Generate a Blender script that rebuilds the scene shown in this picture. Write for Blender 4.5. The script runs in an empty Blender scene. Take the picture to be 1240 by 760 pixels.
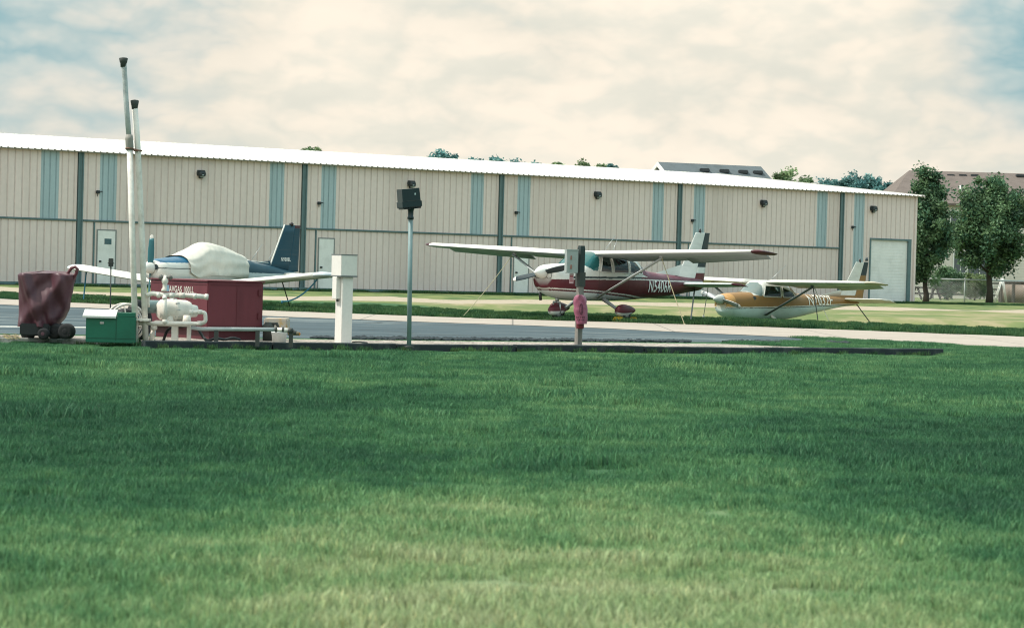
import bpy, bmesh, math, random
from mathutils import Vector, Matrix, noise
random.seed(7)
rad = math.radians
scene = bpy.context.scene
COL = scene.collection

# ------------------------------------------------------------------ camera
F_PX, CX, CY, HCAM = 3000.0, 620.0, 380.0, 1.35
ROLL = rad(1.6)
PITCH = math.atan(55.0 / F_PX * math.cos(ROLL))
_F = Vector((0, math.cos(PITCH), -math.sin(PITCH)))
_R0 = Vector((1, 0, 0)); _U0 = Vector((0, math.sin(PITCH), math.cos(PITCH)))
_R = _R0 * math.cos(ROLL) + _U0 * math.sin(ROLL)
_U = -_R0 * math.sin(ROLL) + _U0 * math.cos(ROLL)
EYE = Vector((0, 0, HCAM))
def ray(px, py):
    return (_F + _R * ((px - CX) / F_PX) - _U * ((py - CY) / F_PX))
def G(px, py, z=0.0):
    """surveyed point on the horizontal plane z"""
    d = ray(px, py); t = (z - HCAM) / d.z
    return EYE + d * t
def P(px, py, D):
    """surveyed point at distance D north of the viewpoint"""
    d = ray(px, py); return EYE + d * (D / d.y)
cam_d = bpy.data.cameras.new('camera'); cam = bpy.data.objects.new('camera', cam_d); COL.objects.link(cam)
cam.matrix_world = Matrix(((_R.x, _U.x, -_F.x, 0), (_R.y, _U.y, -_F.y, 0), (_R.z, _U.z, -_F.z, HCAM), (0, 0, 0, 1)))
cam_d.sensor_width = 36; cam_d.lens = 36 * F_PX / 1240.0
cam_d.clip_start = 0.3; cam_d.clip_end = 6000
cam_d.dof.use_dof = True; cam_d.dof.focus_distance = 60; cam_d.dof.aperture_fstop = 5.6
scene.camera = cam
scene.cycles.filter_width = 1.1
scene.view_settings.view_transform = 'Standard'; scene.view_settings.look = 'None'
scene.view_settings.exposure = 0; scene.view_settings.gamma = 1

# ------------------------------------------------------------------ helpers
def S(r, g, b):
    f = lambda c: (c / 255 / 12.92) if c <= 10 else ((c / 255 + .055) / 1.055) ** 2.4
    return (f(r), f(g), f(b), 1)

class NT:
    def __init__(s, m):
        m.use_nodes = True; s.t = m.node_tree; s.t.nodes.clear()
    def n(s, typ, **kw):
        nd = s.t.nodes.new(typ)
        for k, v in kw.items():
            if k.startswith('i_'):
                nd.inputs[k[2:].replace('_', ' ')].default_value = v
            else: setattr(nd, k, v)
        return nd
    def l(s, a, b): s.t.links.new(a, b)
    def mix(s, fac, a, b, blend='MIX'):
        nd = s.n('ShaderNodeMix', data_type='RGBA', blend_type=blend)
        for sock, v in ((nd.inputs[0], fac), (nd.inputs[6], a), (nd.inputs[7], b)):
            if hasattr(v, 'is_output'): s.l(v, sock)
            else: sock.default_value = v
        return nd.outputs[2]
    def math(s, op, a, b=0.0, c=None, clamp=False):
        nd = s.n('ShaderNodeMath', operation=op, use_clamp=clamp)
        for i, v in enumerate((a, b) if c is None else (a, b, c)):
            if hasattr(v, 'is_output'): s.l(v, nd.inputs[i])
            else: nd.inputs[i].default_value = v
        return nd.outputs[0]
    def mapr(s, v, a, b, c=0.0, d=1.0, smooth=True):
        nd = s.n('ShaderNodeMapRange', interpolation_type='SMOOTHSTEP' if smooth else 'LINEAR')
        s.l(v, nd.inputs[0])
        for i, x in enumerate((a, b, c, d)): nd.inputs[i + 1].default_value = x
        return nd.outputs[0]
    def noise(s, vec, scale, detail=4.0, rough=0.55, dist=0.0):
        nd = s.n('ShaderNodeTexNoise'); s.l(vec, nd.inputs['Vector'])
        nd.inputs['Scale'].default_value = scale; nd.inputs['Detail'].default_value = detail
        nd.inputs['Roughness'].default_value = rough; nd.inputs['Distortion'].default_value = dist
        return nd.outputs['Fac']
    def scalev(s, vec, sc, loc=(0, 0, 0)):
        nd = s.n('ShaderNodeMapping'); s.l(vec, nd.inputs[0]); nd.inputs['Scale'].default_value = sc
        nd.inputs['Location'].default_value = loc
        return nd.outputs[0]
    def principled(s, col, rough=0.6, metal=0.0, spec=0.5, bump=None, bstr=0.3, bdist=0.02):
        p = s.n('ShaderNodeBsdfPrincipled'); o = s.n('ShaderNodeOutputMaterial'); s.l(p.outputs[0], o.inputs[0])
        for k, v in (('Base Color', col), ('Roughness', rough), ('Metallic', metal), ('Specular IOR Level', spec)):
            if hasattr(v, 'is_output'): s.l(v, p.inputs[k])
            else: p.inputs[k].default_value = v
        if bump is not None:
            b = s.n('ShaderNodeBump'); b.inputs['Strength'].default_value = bstr; b.inputs['Distance'].default_value = bdist
            s.l(bump, b.inputs['Height']); s.l(b.outputs[0], p.inputs['Normal'])
        return p
    def objco(s): return s.n('ShaderNodeTexCoord').outputs['Object']
    def pos(s): return s.n('ShaderNodeNewGeometry').outputs['Position']

MATS = {}
def mat(name, col, rough=0.6, metal=0.0, dirt=0.25, scale=3.0, dirtcol=None, streak=False, bump=0.0, spec=0.4):
    """plain material with procedural grime / fading"""
    if name in MATS: return MATS[name]
    m = bpy.data.materials.new(name); t = NT(m); co = t.objco()
    v = t.scalev(co, (scale, scale, scale * (0.15 if streak else 1)))
    n1 = t.noise(v, 1.0, 6, 0.65); n2 = t.noise(co, scale * 9, 3, 0.6)
    f = t.math('MULTIPLY', t.mapr(n1, 0.42, 0.72), dirt)
    dc = dirtcol or (col[0] * .45, col[1] * .45, col[2] * .42, 1)
    c = t.mix(f, col, dc)
    c = t.mix(t.mapr(n2, .35, .7, 0, .12), c, (col[0] * .6, col[1] * .6, col[2] * .6, 1))
    r = t.math('ADD', rough, t.math('MULTIPLY', t.math('SUBTRACT', n1, .5), .3), clamp=True)
    t.principled(c, r, metal, spec, bump=n2 if bump else None, bstr=bump)
    MATS[name] = m; return m

def paint_mat(name, rough=0.35, dirt=0.3, spec=0.5):
    """aircraft paint: colour stored on the mesh, weathered by noise"""
    if name in MATS: return MATS[name]
    m = bpy.data.materials.new(name); t = NT(m); co = t.objco()
    a = t.n('ShaderNodeAttribute', attribute_name='paint').outputs['Color']
    n1 = t.noise(t.scalev(co, (1.2, 1.2, 3.0)), 1.6, 6, .65); n2 = t.noise(t.scalev(co, (1.0, 8, 14)), 1.2, 5, .6)
    f = t.math('MULTIPLY', t.mapr(n1, .42, .75), dirt)
    c = t.mix(f, a, t.mix(0.5, a, (.10, .10, .09, 1)))
    c = t.mix(t.mapr(n2, .5, .75, 0, .22), c, t.mix(.6, a, (.16, .14, .12, 1)))
    t.principled(c, t.mapr(n1, .3, .8, rough - .08, rough + .2), 0, spec)
    MATS[name] = m; return m

def glass_mat(name, tint, rough=0.03, solid=0.0):
    if name in MATS: return MATS[name]
    m = bpy.data.materials.new(name); t = NT(m)
    tr = t.n('ShaderNodeBsdfTransparent'); tr.inputs[0].default_value = tint
    gl = t.n('ShaderNodeBsdfGlossy'); gl.inputs['Roughness'].default_value = rough
    df = t.n('ShaderNodeBsdfDiffuse'); df.inputs[0].default_value = (tint[0] * .5, tint[1] * .6, tint[2] * .6, 1)
    m1 = t.n('ShaderNodeMixShader'); m1.inputs[0].default_value = solid
    t.l(tr.outputs[0], m1.inputs[1]); t.l(df.outputs[0], m1.inputs[2])
    fr = t.n('ShaderNodeFresnel'); fr.inputs[0].default_value = 1.5
    mx = t.n('ShaderNodeMixShader'); t.l(fr.outputs[0], mx.inputs[0]); t.l(m1.outputs[0], mx.inputs[1]); t.l(gl.outputs[0], mx.inputs[2])
    o = t.n('ShaderNodeOutputMaterial'); t.l(mx.outputs[0], o.inputs[0])
    MATS[name] = m; return m

class MB:
    """mesh builder: collects shapes, links them as ONE object"""
    def __init__(s): s.v = []; s.f = []; s.mi = []; s.sm = []; s.col = None
    def add(s, verts, faces, mi=0, smooth=False, M=None):
        o = len(s.v)
        for v in verts:
            v = Vector(v); s.v.append(M @ v if M else v)
        for f in faces:
            s.f.append([i + o for i in f]); s.mi.append(mi); s.sm.append(smooth)
        return s
    def box(s, a, b, mi=0, M=None):
        (x0, y0, z0), (x1, y1, z1) = a, b
        v = [(x0, y0, z0), (x1, y0, z0), (x1, y1, z0), (x0, y1, z0), (x0, y0, z1), (x1, y0, z1), (x1, y1, z1), (x0, y1, z1)]
        return s.add(v, [(0, 3, 2, 1), (4, 5, 6, 7), (0, 1, 5, 4), (1, 2, 6, 5), (2, 3, 7, 6), (3, 0, 4, 7)], mi, False, M)
    def bbox(s, a, b, bev=.01, mi=0, M=None):
        """bevelled box"""
        bm = bmesh.new(); bmesh.ops.create_cube(bm, size=1)
        sx, sy, sz = (b[i] - a[i] for i in range(3)); c = [(a[i] + b[i]) / 2 for i in range(3)]
        for v in bm.verts: v.co = Vector((v.co.x * sx + c[0], v.co.y * sy + c[1], v.co.z * sz + c[2]))
        bmesh.ops.bevel(bm, geom=bm.edges[:], offset=bev, segments=2, affect='EDGES')
        bm.verts.index_update()
        s.add([v.co.copy() for v in bm.verts], [[v.index for v in f.verts] for f in bm.faces], mi, False, M); bm.free(); return s
    def loft(s, rings, mi=0, smooth=True, cap=True, closed=True, M=None):
        n = len(rings[0]); v = [p for r in rings for p in r]; f = []
        for i in range(len(rings) - 1):
            for j in range(n if closed else n - 1):
                k = (j + 1) % n
                f.append((i * n + j, i * n + k, (i + 1) * n + k, (i + 1) * n + j))
        if cap and closed:
            f.append(list(range(n))[::-1]); f.append([(len(rings) - 1) * n + j for j in range(n)])
        return s.add(v, f, mi, smooth, M)
    def tube(s, pts, r, n=10, mi=0, smooth=True, cap=True, M=None):
        pts = [Vector(p) for p in pts]
        rs = r if isinstance(r, (list, tuple)) else [r] * len(pts)
        rings = []; up = None
        for i, p in enumerate(pts):
            d = (pts[min(i + 1, len(pts) - 1)] - pts[max(i - 1, 0)]).normalized()
            if up is None:
                up = Vector((0, 0, 1)) if abs(d.z) < .9 else Vector((1, 0, 0))
            a = d.cross(up).normalized(); b = a.cross(d).normalized(); up = b
            rings.append([p + (a * math.cos(2 * math.pi * k / n) + b * math.sin(2 * math.pi * k / n)) * rs[i] for k in range(n)])
        return s.loft(rings, mi, smooth, cap, True, M)
    def lathe(s, c, axis, prof, n=20, mi=0, smooth=True, M=None):
        """prof: list of (distance along axis, radius)"""
        c = Vector(c); d = Vector(axis).normalized(); up = Vector((0, 0, 1)) if abs(d.z) < .9 else Vector((1, 0, 0))
        a = d.cross(up).normalized(); b = a.cross(d).normalized()
        rings = [[c + d * h + (a * math.cos(2 * math.pi * k / n) + b * math.sin(2 * math.pi * k / n)) * max(r, 1e-4) for k in range(n)] for h, r in prof]
        return s.loft(rings, mi, smooth, True, True, M)
    def torus(s, c, axis, R, r, n=28, m=8, mi=0, M=None):
        c = Vector(c); d = Vector(axis).normalized(); up = Vector((0, 0, 1)) if abs(d.z) < .9 else Vector((1, 0, 0))
        a = d.cross(up).normalized(); b = a.cross(d).normalized(); v = []; f = []
        for i in range(n):
            e = a * math.cos(2 * math.pi * i / n) + b * math.sin(2 * math.pi * i / n)
            for j in range(m):
                v.append(c + e * (R + r * math.cos(2 * math.pi * j / m)) + d * r * math.sin(2 * math.pi * j / m))
        for i in range(n):
            for j in range(m):
                f.append((i * m + j, ((i + 1) % n) * m + j, ((i + 1) % n) * m + (j + 1) % m, i * m + (j + 1) % m))
        return s.add(v, f, mi, True, M)
    def build(s, name, mats, parent=None, origin=None, paint=None):
        if not isinstance(mats, (list, tuple)): mats = [mats]
        o0 = Vector(origin) if origin is not None else Vector((0, 0, 0))
        me = bpy.data.meshes.new(name); me.from_pydata([tuple(v - o0) for v in s.v], [], s.f)
        for m in mats: me.materials.append(m)
        me.polygons.foreach_set('material_index', s.mi); me.polygons.foreach_set('use_smooth', s.sm)
        if paint is not None:
            at = me.color_attributes.new('paint', 'FLOAT_COLOR', 'POINT')
            buf = []
            for v in s.v: buf.extend(paint(v))
            at.data.foreach_set('color', buf)
        me.update()
        ob = bpy.data.objects.new(name, me); COL.objects.link(ob)
        if parent is not None: ob.parent = parent
        elif origin is not None: ob.location = o0
        return ob

def tag(o, label=None, cat=None, group=None, kind=None):
    if label: o['label'] = label
    if cat: o['category'] = cat
    if group: o['group'] = group
    if kind: o['kind'] = kind
    return o
def thing(name, loc, label, cat, group=None, rz=0):
    e = bpy.data.objects.new(name, None); e.empty_display_size = .3; COL.objects.link(e)
    e.location = loc; e.rotation_euler = (0, 0, rz)
    return tag(e, label, cat, group)
def copy_tree(o, parent=None):
    c = o.copy(); COL.objects.link(c)
    if parent is not None: c.parent = parent
    for ch in list(o.children): copy_tree(ch, c)
    return c
def flat(c): return lambda v: c

def text_shape(body, height, wscale=1.0, bold=0.0, cuts=0, shear=0.0):
    """letters as triangles in the XY plane, origin bottom left"""
    cu = bpy.data.curves.new('letters', 'FONT'); cu.body = body; cu.size = 1; cu.offset = bold; cu.shear = shear; cu.space_character = 1.0 + bold * 7
    ob = bpy.data.objects.new('letters', cu); COL.objects.link(ob)
    dg = bpy.context.evaluated_depsgraph_get(); me = bpy.data.meshes.new_from_object(ob.evaluated_get(dg))
    bpy.data.objects.remove(ob); bpy.data.curves.remove(cu)
    bm = bmesh.new(); bm.from_mesh(me); bpy.data.meshes.remove(me)
    bmesh.ops.triangulate(bm, faces=bm.faces[:])
    if cuts: bmesh.ops.subdivide_edges(bm, edges=bm.edges[:], cuts=cuts, use_grid_fill=True)
    x0 = min(v.co.x for v in bm.verts); y0 = min(v.co.y for v in bm.verts); y1 = max(v.co.y for v in bm.verts)
    k = height / (y1 - y0)
    vs = [((v.co.x - x0) * k * wscale, (v.co.y - y0) * k) for v in bm.verts]
    bm.verts.index_update(); fs = [[v.index for v in f.verts] for f in bm.faces]; bm.free()
    return vs, fs, max(v[0] for v in vs)

def lerp(a, b, t): return a + (b - a) * t
def interp(tab, x):
    """smooth interpolation in a table of (x, values...) sorted by descending or ascending x"""
    tab = sorted(tab); xs = [r[0] for r in tab]
    if x <= xs[0]: return tab[0][1:]
    if x >= xs[-1]: return tab[-1][1:]
    i = max(k for k in range(len(xs) - 1) if xs[k] <= x)
    t = (x - xs[i]) / (xs[i + 1] - xs[i])
    out = []
    for k in range(1, len(tab[0])):
        p0, p1 = tab[i][k], tab[i + 1][k]; h = xs[i + 1] - xs[i]
        def slope(j):
            if j <= 0 or j >= len(xs) - 1: return (tab[min(j + 1, len(xs) - 1)][k] - tab[max(j - 1, 0)][k]) / (xs[min(j + 1, len(xs) - 1)] - xs[max(j - 1, 0)])
            d0 = (tab[j][k] - tab[j - 1][k]) / (xs[j] - xs[j - 1]); d1 = (tab[j + 1][k] - tab[j][k]) / (xs[j + 1] - xs[j])
            return 0 if d0 * d1 <= 0 else 2 * d0 * d1 / (d0 + d1)
        m0, m1 = slope(i) * h, slope(i + 1) * h
        out.append((2 * t**3 - 3 * t**2 + 1) * p0 + (t**3 - 2 * t**2 + t) * m0 + (-2 * t**3 + 3 * t**2) * p1 + (t**3 - t**2) * m1)
    return out
def lin(tab, x):
    tab = sorted(tab)
    if x <= tab[0][0]: return tab[0][1]
    for (a, va), (b, vb) in zip(tab, tab[1:]):
        if x <= b: return lerp(va, vb, (x - a) / (b - a))
    return tab[-1][1]
# ------------------------------------------------------------------ light and sky
SUN_DIR = Vector((-0.80, -0.08, 0)).normalized(); SUN_EL = rad(54)
SUN_TO = Vector((SUN_DIR.x * math.cos(SUN_EL), SUN_DIR.y * math.cos(SUN_EL), math.sin(SUN_EL)))
sd = bpy.data.lights.new('sun', 'SUN'); sd.energy = 4.4; sd.angle = rad(0.6); sd.color = (1, .945, .85)
so = bpy.data.objects.new('sun', sd); COL.objects.link(so); so.location = (-40, -10, 60)
so.rotation_euler = (-SUN_TO).to_track_quat('-Z', 'Y').to_euler()

w = bpy.data.worlds.new('World'); scene.world = w; w.use_nodes = True
t = NT.__new__(NT); t.t = w.node_tree; t.t.nodes.clear()
sky = t.n('ShaderNodeTexSky', sky_type='NISHITA', sun_disc=False, sun_elevation=SUN_EL, sun_rotation=math.atan2(SUN_TO.x, SUN_TO.y))
sky.air_density = 1.2; sky.dust_density = 2.0
gen = t.n('ShaderNodeTexCoord').outputs['Generated']
sep = t.n('ShaderNodeSeparateXYZ'); t.l(gen, sep.inputs[0]); X, Y, Z = sep.outputs
def puff(vec, sc, loc, detail=2.0):
    """rounded heaps: the fold of a noise field"""
    n_ = t.noise(t.scalev(vec, sc, loc), 1.0, detail, .5, .2)
    return t.math('ABSOLUTE', t.math('MULTIPLY_ADD', n_, 2.0, -1.0))
def cloud_density(vec):
    big = t.noise(t.scalev(vec, (10, 10, 19), (1.3, 0, .4)), 1.0, 5, .55, .1)
    p1 = puff(vec, (9.5, 9.5, 23), (3.1, 2, .7), 3.0); p2 = puff(vec, (34, 34, 66), (1.1, 7, 2.7), 3.0)
    d_ = t.math('ADD', t.math('MULTIPLY', big, .42), t.math('ADD', t.math('MULTIPLY', p1, .27), t.math('MULTIPLY', p2, .12)))
    return t.math('ADD', d_, .345)
dens = cloud_density(gen)
sh = t.n('ShaderNodeVectorMath', operation='ADD'); t.l(gen, sh.inputs[0]); sh.inputs[1].default_value = (-.0045, 0, .0065)
lit = t.mapr(t.math('SUBTRACT', dens, cloud_density(sh.outputs[0])), -.055, .055)
ax = t.math('ABSOLUTE', t.math('ADD', X, -0.015))
thin = t.math('MULTIPLY', t.mapr(ax, .05, .24), t.mapr(Z, -.01, .085))          # lens fall-off put into the sky: cloud thins to darker teal towards the corners
hole = t.math('MULTIPLY', t.mapr(t.math('ADD', X, 0.0), .16, .205), t.mapr(Z, .060, .090))
dens = t.math('SUBTRACT', dens, t.math('ADD', t.math('MULTIPLY', thin, .26), t.math('MULTIPLY', hole, .05)))
dens = t.math('ADD', dens, t.mapr(Z, .06, .0, .035, .075))
cr = t.n('ShaderNodeValToRGB'); t.l(dens, cr.inputs[0]); e = cr.color_ramp.elements
e[0].position = .25; e[0].color = S(112, 160, 172)
e[1].position = .68; e[1].color = S(250, 240, 222)
for p_, c_ in ((.33, S(150, 187, 193)), (.40, S(192, 207, 204)), (.47, S(220, 220, 210)), (.55, S(237, 230, 214))):
    k = e.new(p_); k.color = c_
ccol = t.mix(1.0, cr.outputs[0], t.mix(lit, (.93, .975, 1.0, 1), (1.07, 1.055, 1.055, 1)), 'MULTIPLY')
cover = t.mapr(Z, .2, .9, 1.0, .75)
bg = t.n('ShaderNodeBackground'); t.l(sky.outputs[0], bg.inputs[0]); bg.inputs[1].default_value = .085
bc = t.n('ShaderNodeBackground'); t.l(ccol, bc.inputs[0]); t.l(t.mapr(Z, .085, .36, 1.0, 2.45), bc.inputs[1])   # sky above the view brightened as added fill light
mx = t.n('ShaderNodeMixShader'); t.l(cover, mx.inputs[0]); t.l(bg.outputs[0], mx.inputs[1]); t.l(bc.outputs[0], mx.inputs[2])
t.l(mx.outputs[0], t.n('ShaderNodeOutputWorld').inputs[0])

# ------------------------------------------------------------------ surveyed ground lines (pixel of the survey picture -> ground)
def line(pts, z=0.0): return [G(x, y, z) for x, y in pts]
def yat(L, x):
    if x <= L[0].x: a, b = L[0], L[1]
    elif x >= L[-1].x: a, b = L[-2], L[-1]
    else:
        for a, b in zip(L, L[1:]):
            if a.x <= x <= b.x: break
    return a.y + (b.y - a.y) * (x - a.x) / (b.x - a.x)
SLAB_FAR = line([(0, 362), (87, 366.6), (320, 376), (480, 382), (540, 384.2), (660, 388), (730, 389.8), (940, 396.5), (1090, 402.2), (1240, 407.9)])
SLAB_NEAR = line([(0, 369), (120, 373.6), (350, 384), (480, 388.8), (540, 391), (660, 395), (730, 397.6), (830, 402.6), (940, 407.5), (1090, 415), (1240, 421)])
ASPH_NEAR = line([(-60, 403.5), (0, 404), (100, 405.3), (350, 409.3), (540, 411.4), (730, 413.3), (860, 414.3), (1000, 415.3), (1120, 416.5)])
FRONT = line([(-60, 412.5), (0, 413.5), (174, 418.5), (175, 422.4), (480, 425), (730, 427), (1143, 430.4)])
DARK_TOP = line([(0, 355), (100, 357.5), (340, 364), (470, 367), (540, 372), (660, 375), (760, 380), (1000, 385), (1080, 390.5), (1240, 395)])
DIRT_A = line([(0, 354.5), (100, 356.8), (340, 363.4), (470, 364.4), (540, 367.2), (660, 368), (760, 369.5), (850, 372), (1080, 376), (1175, 376.2), (1240, 379.2)])
DIRT_B = line([(0, 347), (100, 353.2), (340, 358.8), (470, 358.6), (540, 363.2), (660, 362.6), (760, 365.5), (850, 367), (1080, 371.6), (1175, 375.8), (1240, 375.0)])
W0 = G(98, 346.2); W1 = G(1109, 367.2)                       # foot of the hangar front
UW = (W1 - W0); UW.z = 0; UW.normalize(); NB = Vector((-UW.y, UW.x, 0))
PSI = math.atan2(UW.y, UW.x)
def smooth(a, b, x):
    t = max(0, min(1, (x - a) / (b - a))); return t * t * (3 - 2 * t)
def terrain(x, y):
    s = y - yat(SLAB_FAR, x)
    if s <= 0: return 0.0
    z = .02 * smooth(0.3, 10, s) * (1 - smooth(11, 13, s))
    m = smooth(-3, .5, x) * (1 - smooth(16, 24, x))
    z -= .56 * m * smooth(11.5, 14.5, s) * (1 - smooth(20.5, 27, s))
    d = (Vector((x, y, 0)) - W0).dot(NB)
    return z * (1 - smooth(-14, -6, d))

def lawn_colour(t, pos, under=False):
    """shared by the ground and the blades: colour from the place in the world"""
    n1 = t.noise(t.scalev(pos, (.34, .34, 0)), 1.0, 5, .6, .4)
    n2 = t.noise(t.scalev(pos, (1.5, 1.5, 0), (5, 3, 0)), 1.0, 4, .62)
    n3 = t.noise(t.scalev(pos, (.11, .16, 0), (9, 1, 0)), 1.0, 3, .5); n4 = t.noise(t.scalev(pos, (5.5, 5.5, 0), (2, 8, 0)), 1.0, 3, .6)
    sp = t.n('ShaderNodeSeparateXYZ'); t.l(pos, sp.inputs[0])
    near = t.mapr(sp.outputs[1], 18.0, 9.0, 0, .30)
    side = t.mapr(t.math('ABSOLUTE', t.math('ADD', sp.outputs[0], -.5)), .6, 2.6, 0, .20)  # corner fall-off of light put into the grass colour, darker towards both sides
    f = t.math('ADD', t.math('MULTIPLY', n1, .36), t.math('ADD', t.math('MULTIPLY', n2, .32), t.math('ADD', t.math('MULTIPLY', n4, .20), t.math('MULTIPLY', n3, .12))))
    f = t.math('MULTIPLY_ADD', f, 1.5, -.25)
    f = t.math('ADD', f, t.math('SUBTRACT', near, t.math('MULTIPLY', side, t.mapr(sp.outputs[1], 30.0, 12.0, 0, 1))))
    cr = t.n('ShaderNodeValToRGB'); t.l(f, cr.inputs[0]); e = cr.color_ramp.elements
    e[0].position = .34; e[0].color = (.042, .122, .064, 1)
    e[1].position = .86; e[1].color = (.45, .49, .28, 1)
    for p_, c_ in ((.45, (.065, .178, .084, 1)), (.54, (.105, .238, .106, 1)), (.64, (.19, .325, .146, 1)), (.73, (.31, .41, .20, 1))):
        k = e.new(p_); k.color = c_
    return cr.outputs[0]

def make_ground_mat():
    m = bpy.data.materials.new('grassy ground'); t = NT(m); pos = t.pos()
    zone = t.n('ShaderNodeAttribute', attribute_name='zone').outputs['Color']
    sp = t.n('ShaderNodeSeparateColor'); t.l(zone, sp.inputs[0]); lush, dry, dirt = sp.outputs[0], sp.outputs[1], sp.outputs[2]
    nA = t.noise(t.scalev(pos, (.7, .22, 0)), 1.0, 6, .65); nB = t.noise(pos, 3.2, 5, .65); nC = t.noise(t.scalev(pos, (.25, .25, 0), (4, 4, 0)), 1.0, 4, .6)
    jit = t.math('MULTIPLY', t.math('SUBTRACT', nA, .5), .9)
    def edge(v): return t.mapr(t.math('ADD', v, jit), .35, .65)
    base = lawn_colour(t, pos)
    base = t.mix(.6, base, (.025, .05, .025, 1))
    spp = t.n('ShaderNodeSeparateXYZ'); t.l(pos, spp.inputs[0])
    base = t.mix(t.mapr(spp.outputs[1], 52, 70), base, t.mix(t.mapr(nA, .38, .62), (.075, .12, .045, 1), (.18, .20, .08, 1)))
    c_l = t.mix(t.mapr(nB, .35, .7), (.030, .088, .038, 1), (.07, .135, .055, 1))
    c_d = t.mix(t.mapr(nA, .35, .65), (.165, .19, .075, 1), (.29, .245, .145, 1))
    c_d = t.mix(t.mapr(nC, .44, .60, 0, .8), c_d, (.105, .155, .055, 1))
    c_t = t.mix(t.mapr(nB, .35, .65), (.42, .345, .27, 1), (.32, .265, .195, 1))
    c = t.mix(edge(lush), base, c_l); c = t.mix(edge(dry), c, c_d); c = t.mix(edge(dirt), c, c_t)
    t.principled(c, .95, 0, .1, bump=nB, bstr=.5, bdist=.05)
    return m
GROUND_MAT = make_ground_mat()

def axis_steps(segs):
    out = []
    for a, b, st in segs:
        n = max(1, round((b - a) / st)); out += [a + (b - a) * i / n for i in range(n)]
    return out + [segs[-1][1]]
gx = axis_steps([(-3500, -400, 300), (-400, -60, 20), (-60, -30, 3), (-30, 45, .75), (45, 80, 3), (80, 400, 20), (400, 3500, 300)])
gy = axis_steps([(-300, -20, 40), (-20, 8, 2), (8, 58, 1.5), (58, 150, .45), (150, 230, 2), (230, 600, 15), (600, 5000, 250)])
mb = MB(); zone = []
for y in gy:
    for x in gx:
        mb.v.append(Vector((x, y, terrain(x, y) if 40 < y < 160 and -60 < x < 60 else 0)))
        L = D_ = T_ = 0.0
        if 50 < y < 260:
            ye, yd, ya, yb = (yat(q, x) for q in (SLAB_FAR, DARK_TOP, DIRT_A, DIRT_B))
            if x > 31: yd += (x - 31) * 1.0
            def band(a, b, wd): return smooth(a - wd, a + wd, y) * (1 - smooth(b - wd, b + wd, y))
            L = min(smooth(ye - 2, ye, y), 1 - smooth(yd - 5, yd + 5, y)); D_ = band(yd, max(ya, yd + 1), 5)
            if yb > ya + .2 and x < 60: T_ = band(ya, yb, 1.2)
            d = (Vector((x, y, 0)) - W0).dot(NB)
            if x < -4: D_ *= .3
        zone.extend((L, D_, T_, 1))
nx = len(gx)
for j in range(len(gy) - 1):
    for i in range(nx - 1):
        mb.f.append((j * nx + i, j * nx + i + 1, (j + 1) * nx + i + 1, (j + 1) * nx + i)); mb.mi.append(0); mb.sm.append(True)
ground = mb.build('ground', GROUND_MAT); tag(ground, kind='structure')
at = ground.data.color_attributes.new('zone', 'FLOAT_COLOR', 'POINT'); at.data.foreach_set('color', zone)

def sheet(name, A, B, z, m, sub=6, wob=0.0):
    """strip between two ground lines, cut finely so its edges can wander"""
    x0 = max(A[0].x, B[0].x); mbs = MB(); n = 0
    xs = axis_steps([(min(A[0].x, B[0].x) - 12, max(A[-1].x, B[-1].x) + 14, .25 if wob else 1.0)])
    for x in xs:
        ya, yb = yat(A, x), yat(B, x)
        ya += wob * (noise.noise((x * 1.3, z * 90, 0)) + .6 * noise.noise((x * 5, z * 50, 3)))
        yb += .6 * wob * (noise.noise((x * 1.1, z * 70, 9)) + .6 * noise.noise((x * 4.3, z * 30, 5)))
        if yb < ya + .02: yb = ya + .02
        mbs.v += [Vector((x, ya, z)), Vector((x, yb, z))]
    for i in range(len(xs) - 1):
        mbs.f.append((2 * i, 2 * i + 2, 2 * i + 3, 2 * i + 1)); mbs.mi.append(0); mbs.sm.append(False)
    return tag(mbs.build(name, m), kind='structure')

def asphalt_mat():
    m = bpy.data.materials.new('weathered asphalt'); t = NT(m); p = t.pos()
    a = t.noise(t.scalev(p, (.22, 1.6, 1)), 1.0, 6, .7); b = t.noise(p, 26, 3, .6); c = t.noise(t.scalev(p, (.12, 1.1, 1), (3, 7, 0)), 1.0, 4, .6)
    col = t.mix(t.mapr(a, .32, .7), (.026, .052, .066, 1), (.060, .092, .106, 1))
    col = t.mix(t.mapr(c, .5, .66, 0, .75), col, (.19, .22, .22, 1))
    col = t.mix(t.mapr(b, .3, .7, 0, .4), col, (.05, .06, .07, 1))
    cv = t.n('ShaderNodeTexVoronoi', feature='DISTANCE_TO_EDGE'); wv = t.n('ShaderNodeVectorMath', operation='ADD'); t.l(t.scalev(p, (.22, .35, 1)), wv.inputs[0]); t.l(a, wv.inputs[1]); t.l(wv.outputs[0], cv.inputs['Vector']); cv.inputs['Scale'].default_value = 1.0
    col = t.mix(t.math('MULTIPLY', t.math('LESS_THAN', cv.outputs['Distance'], .014), .8), col, (.012, .018, .022, 1))
    t.principled(col, .85, 0, .3, bump=b, bstr=.3, bdist=.01); return m
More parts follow.
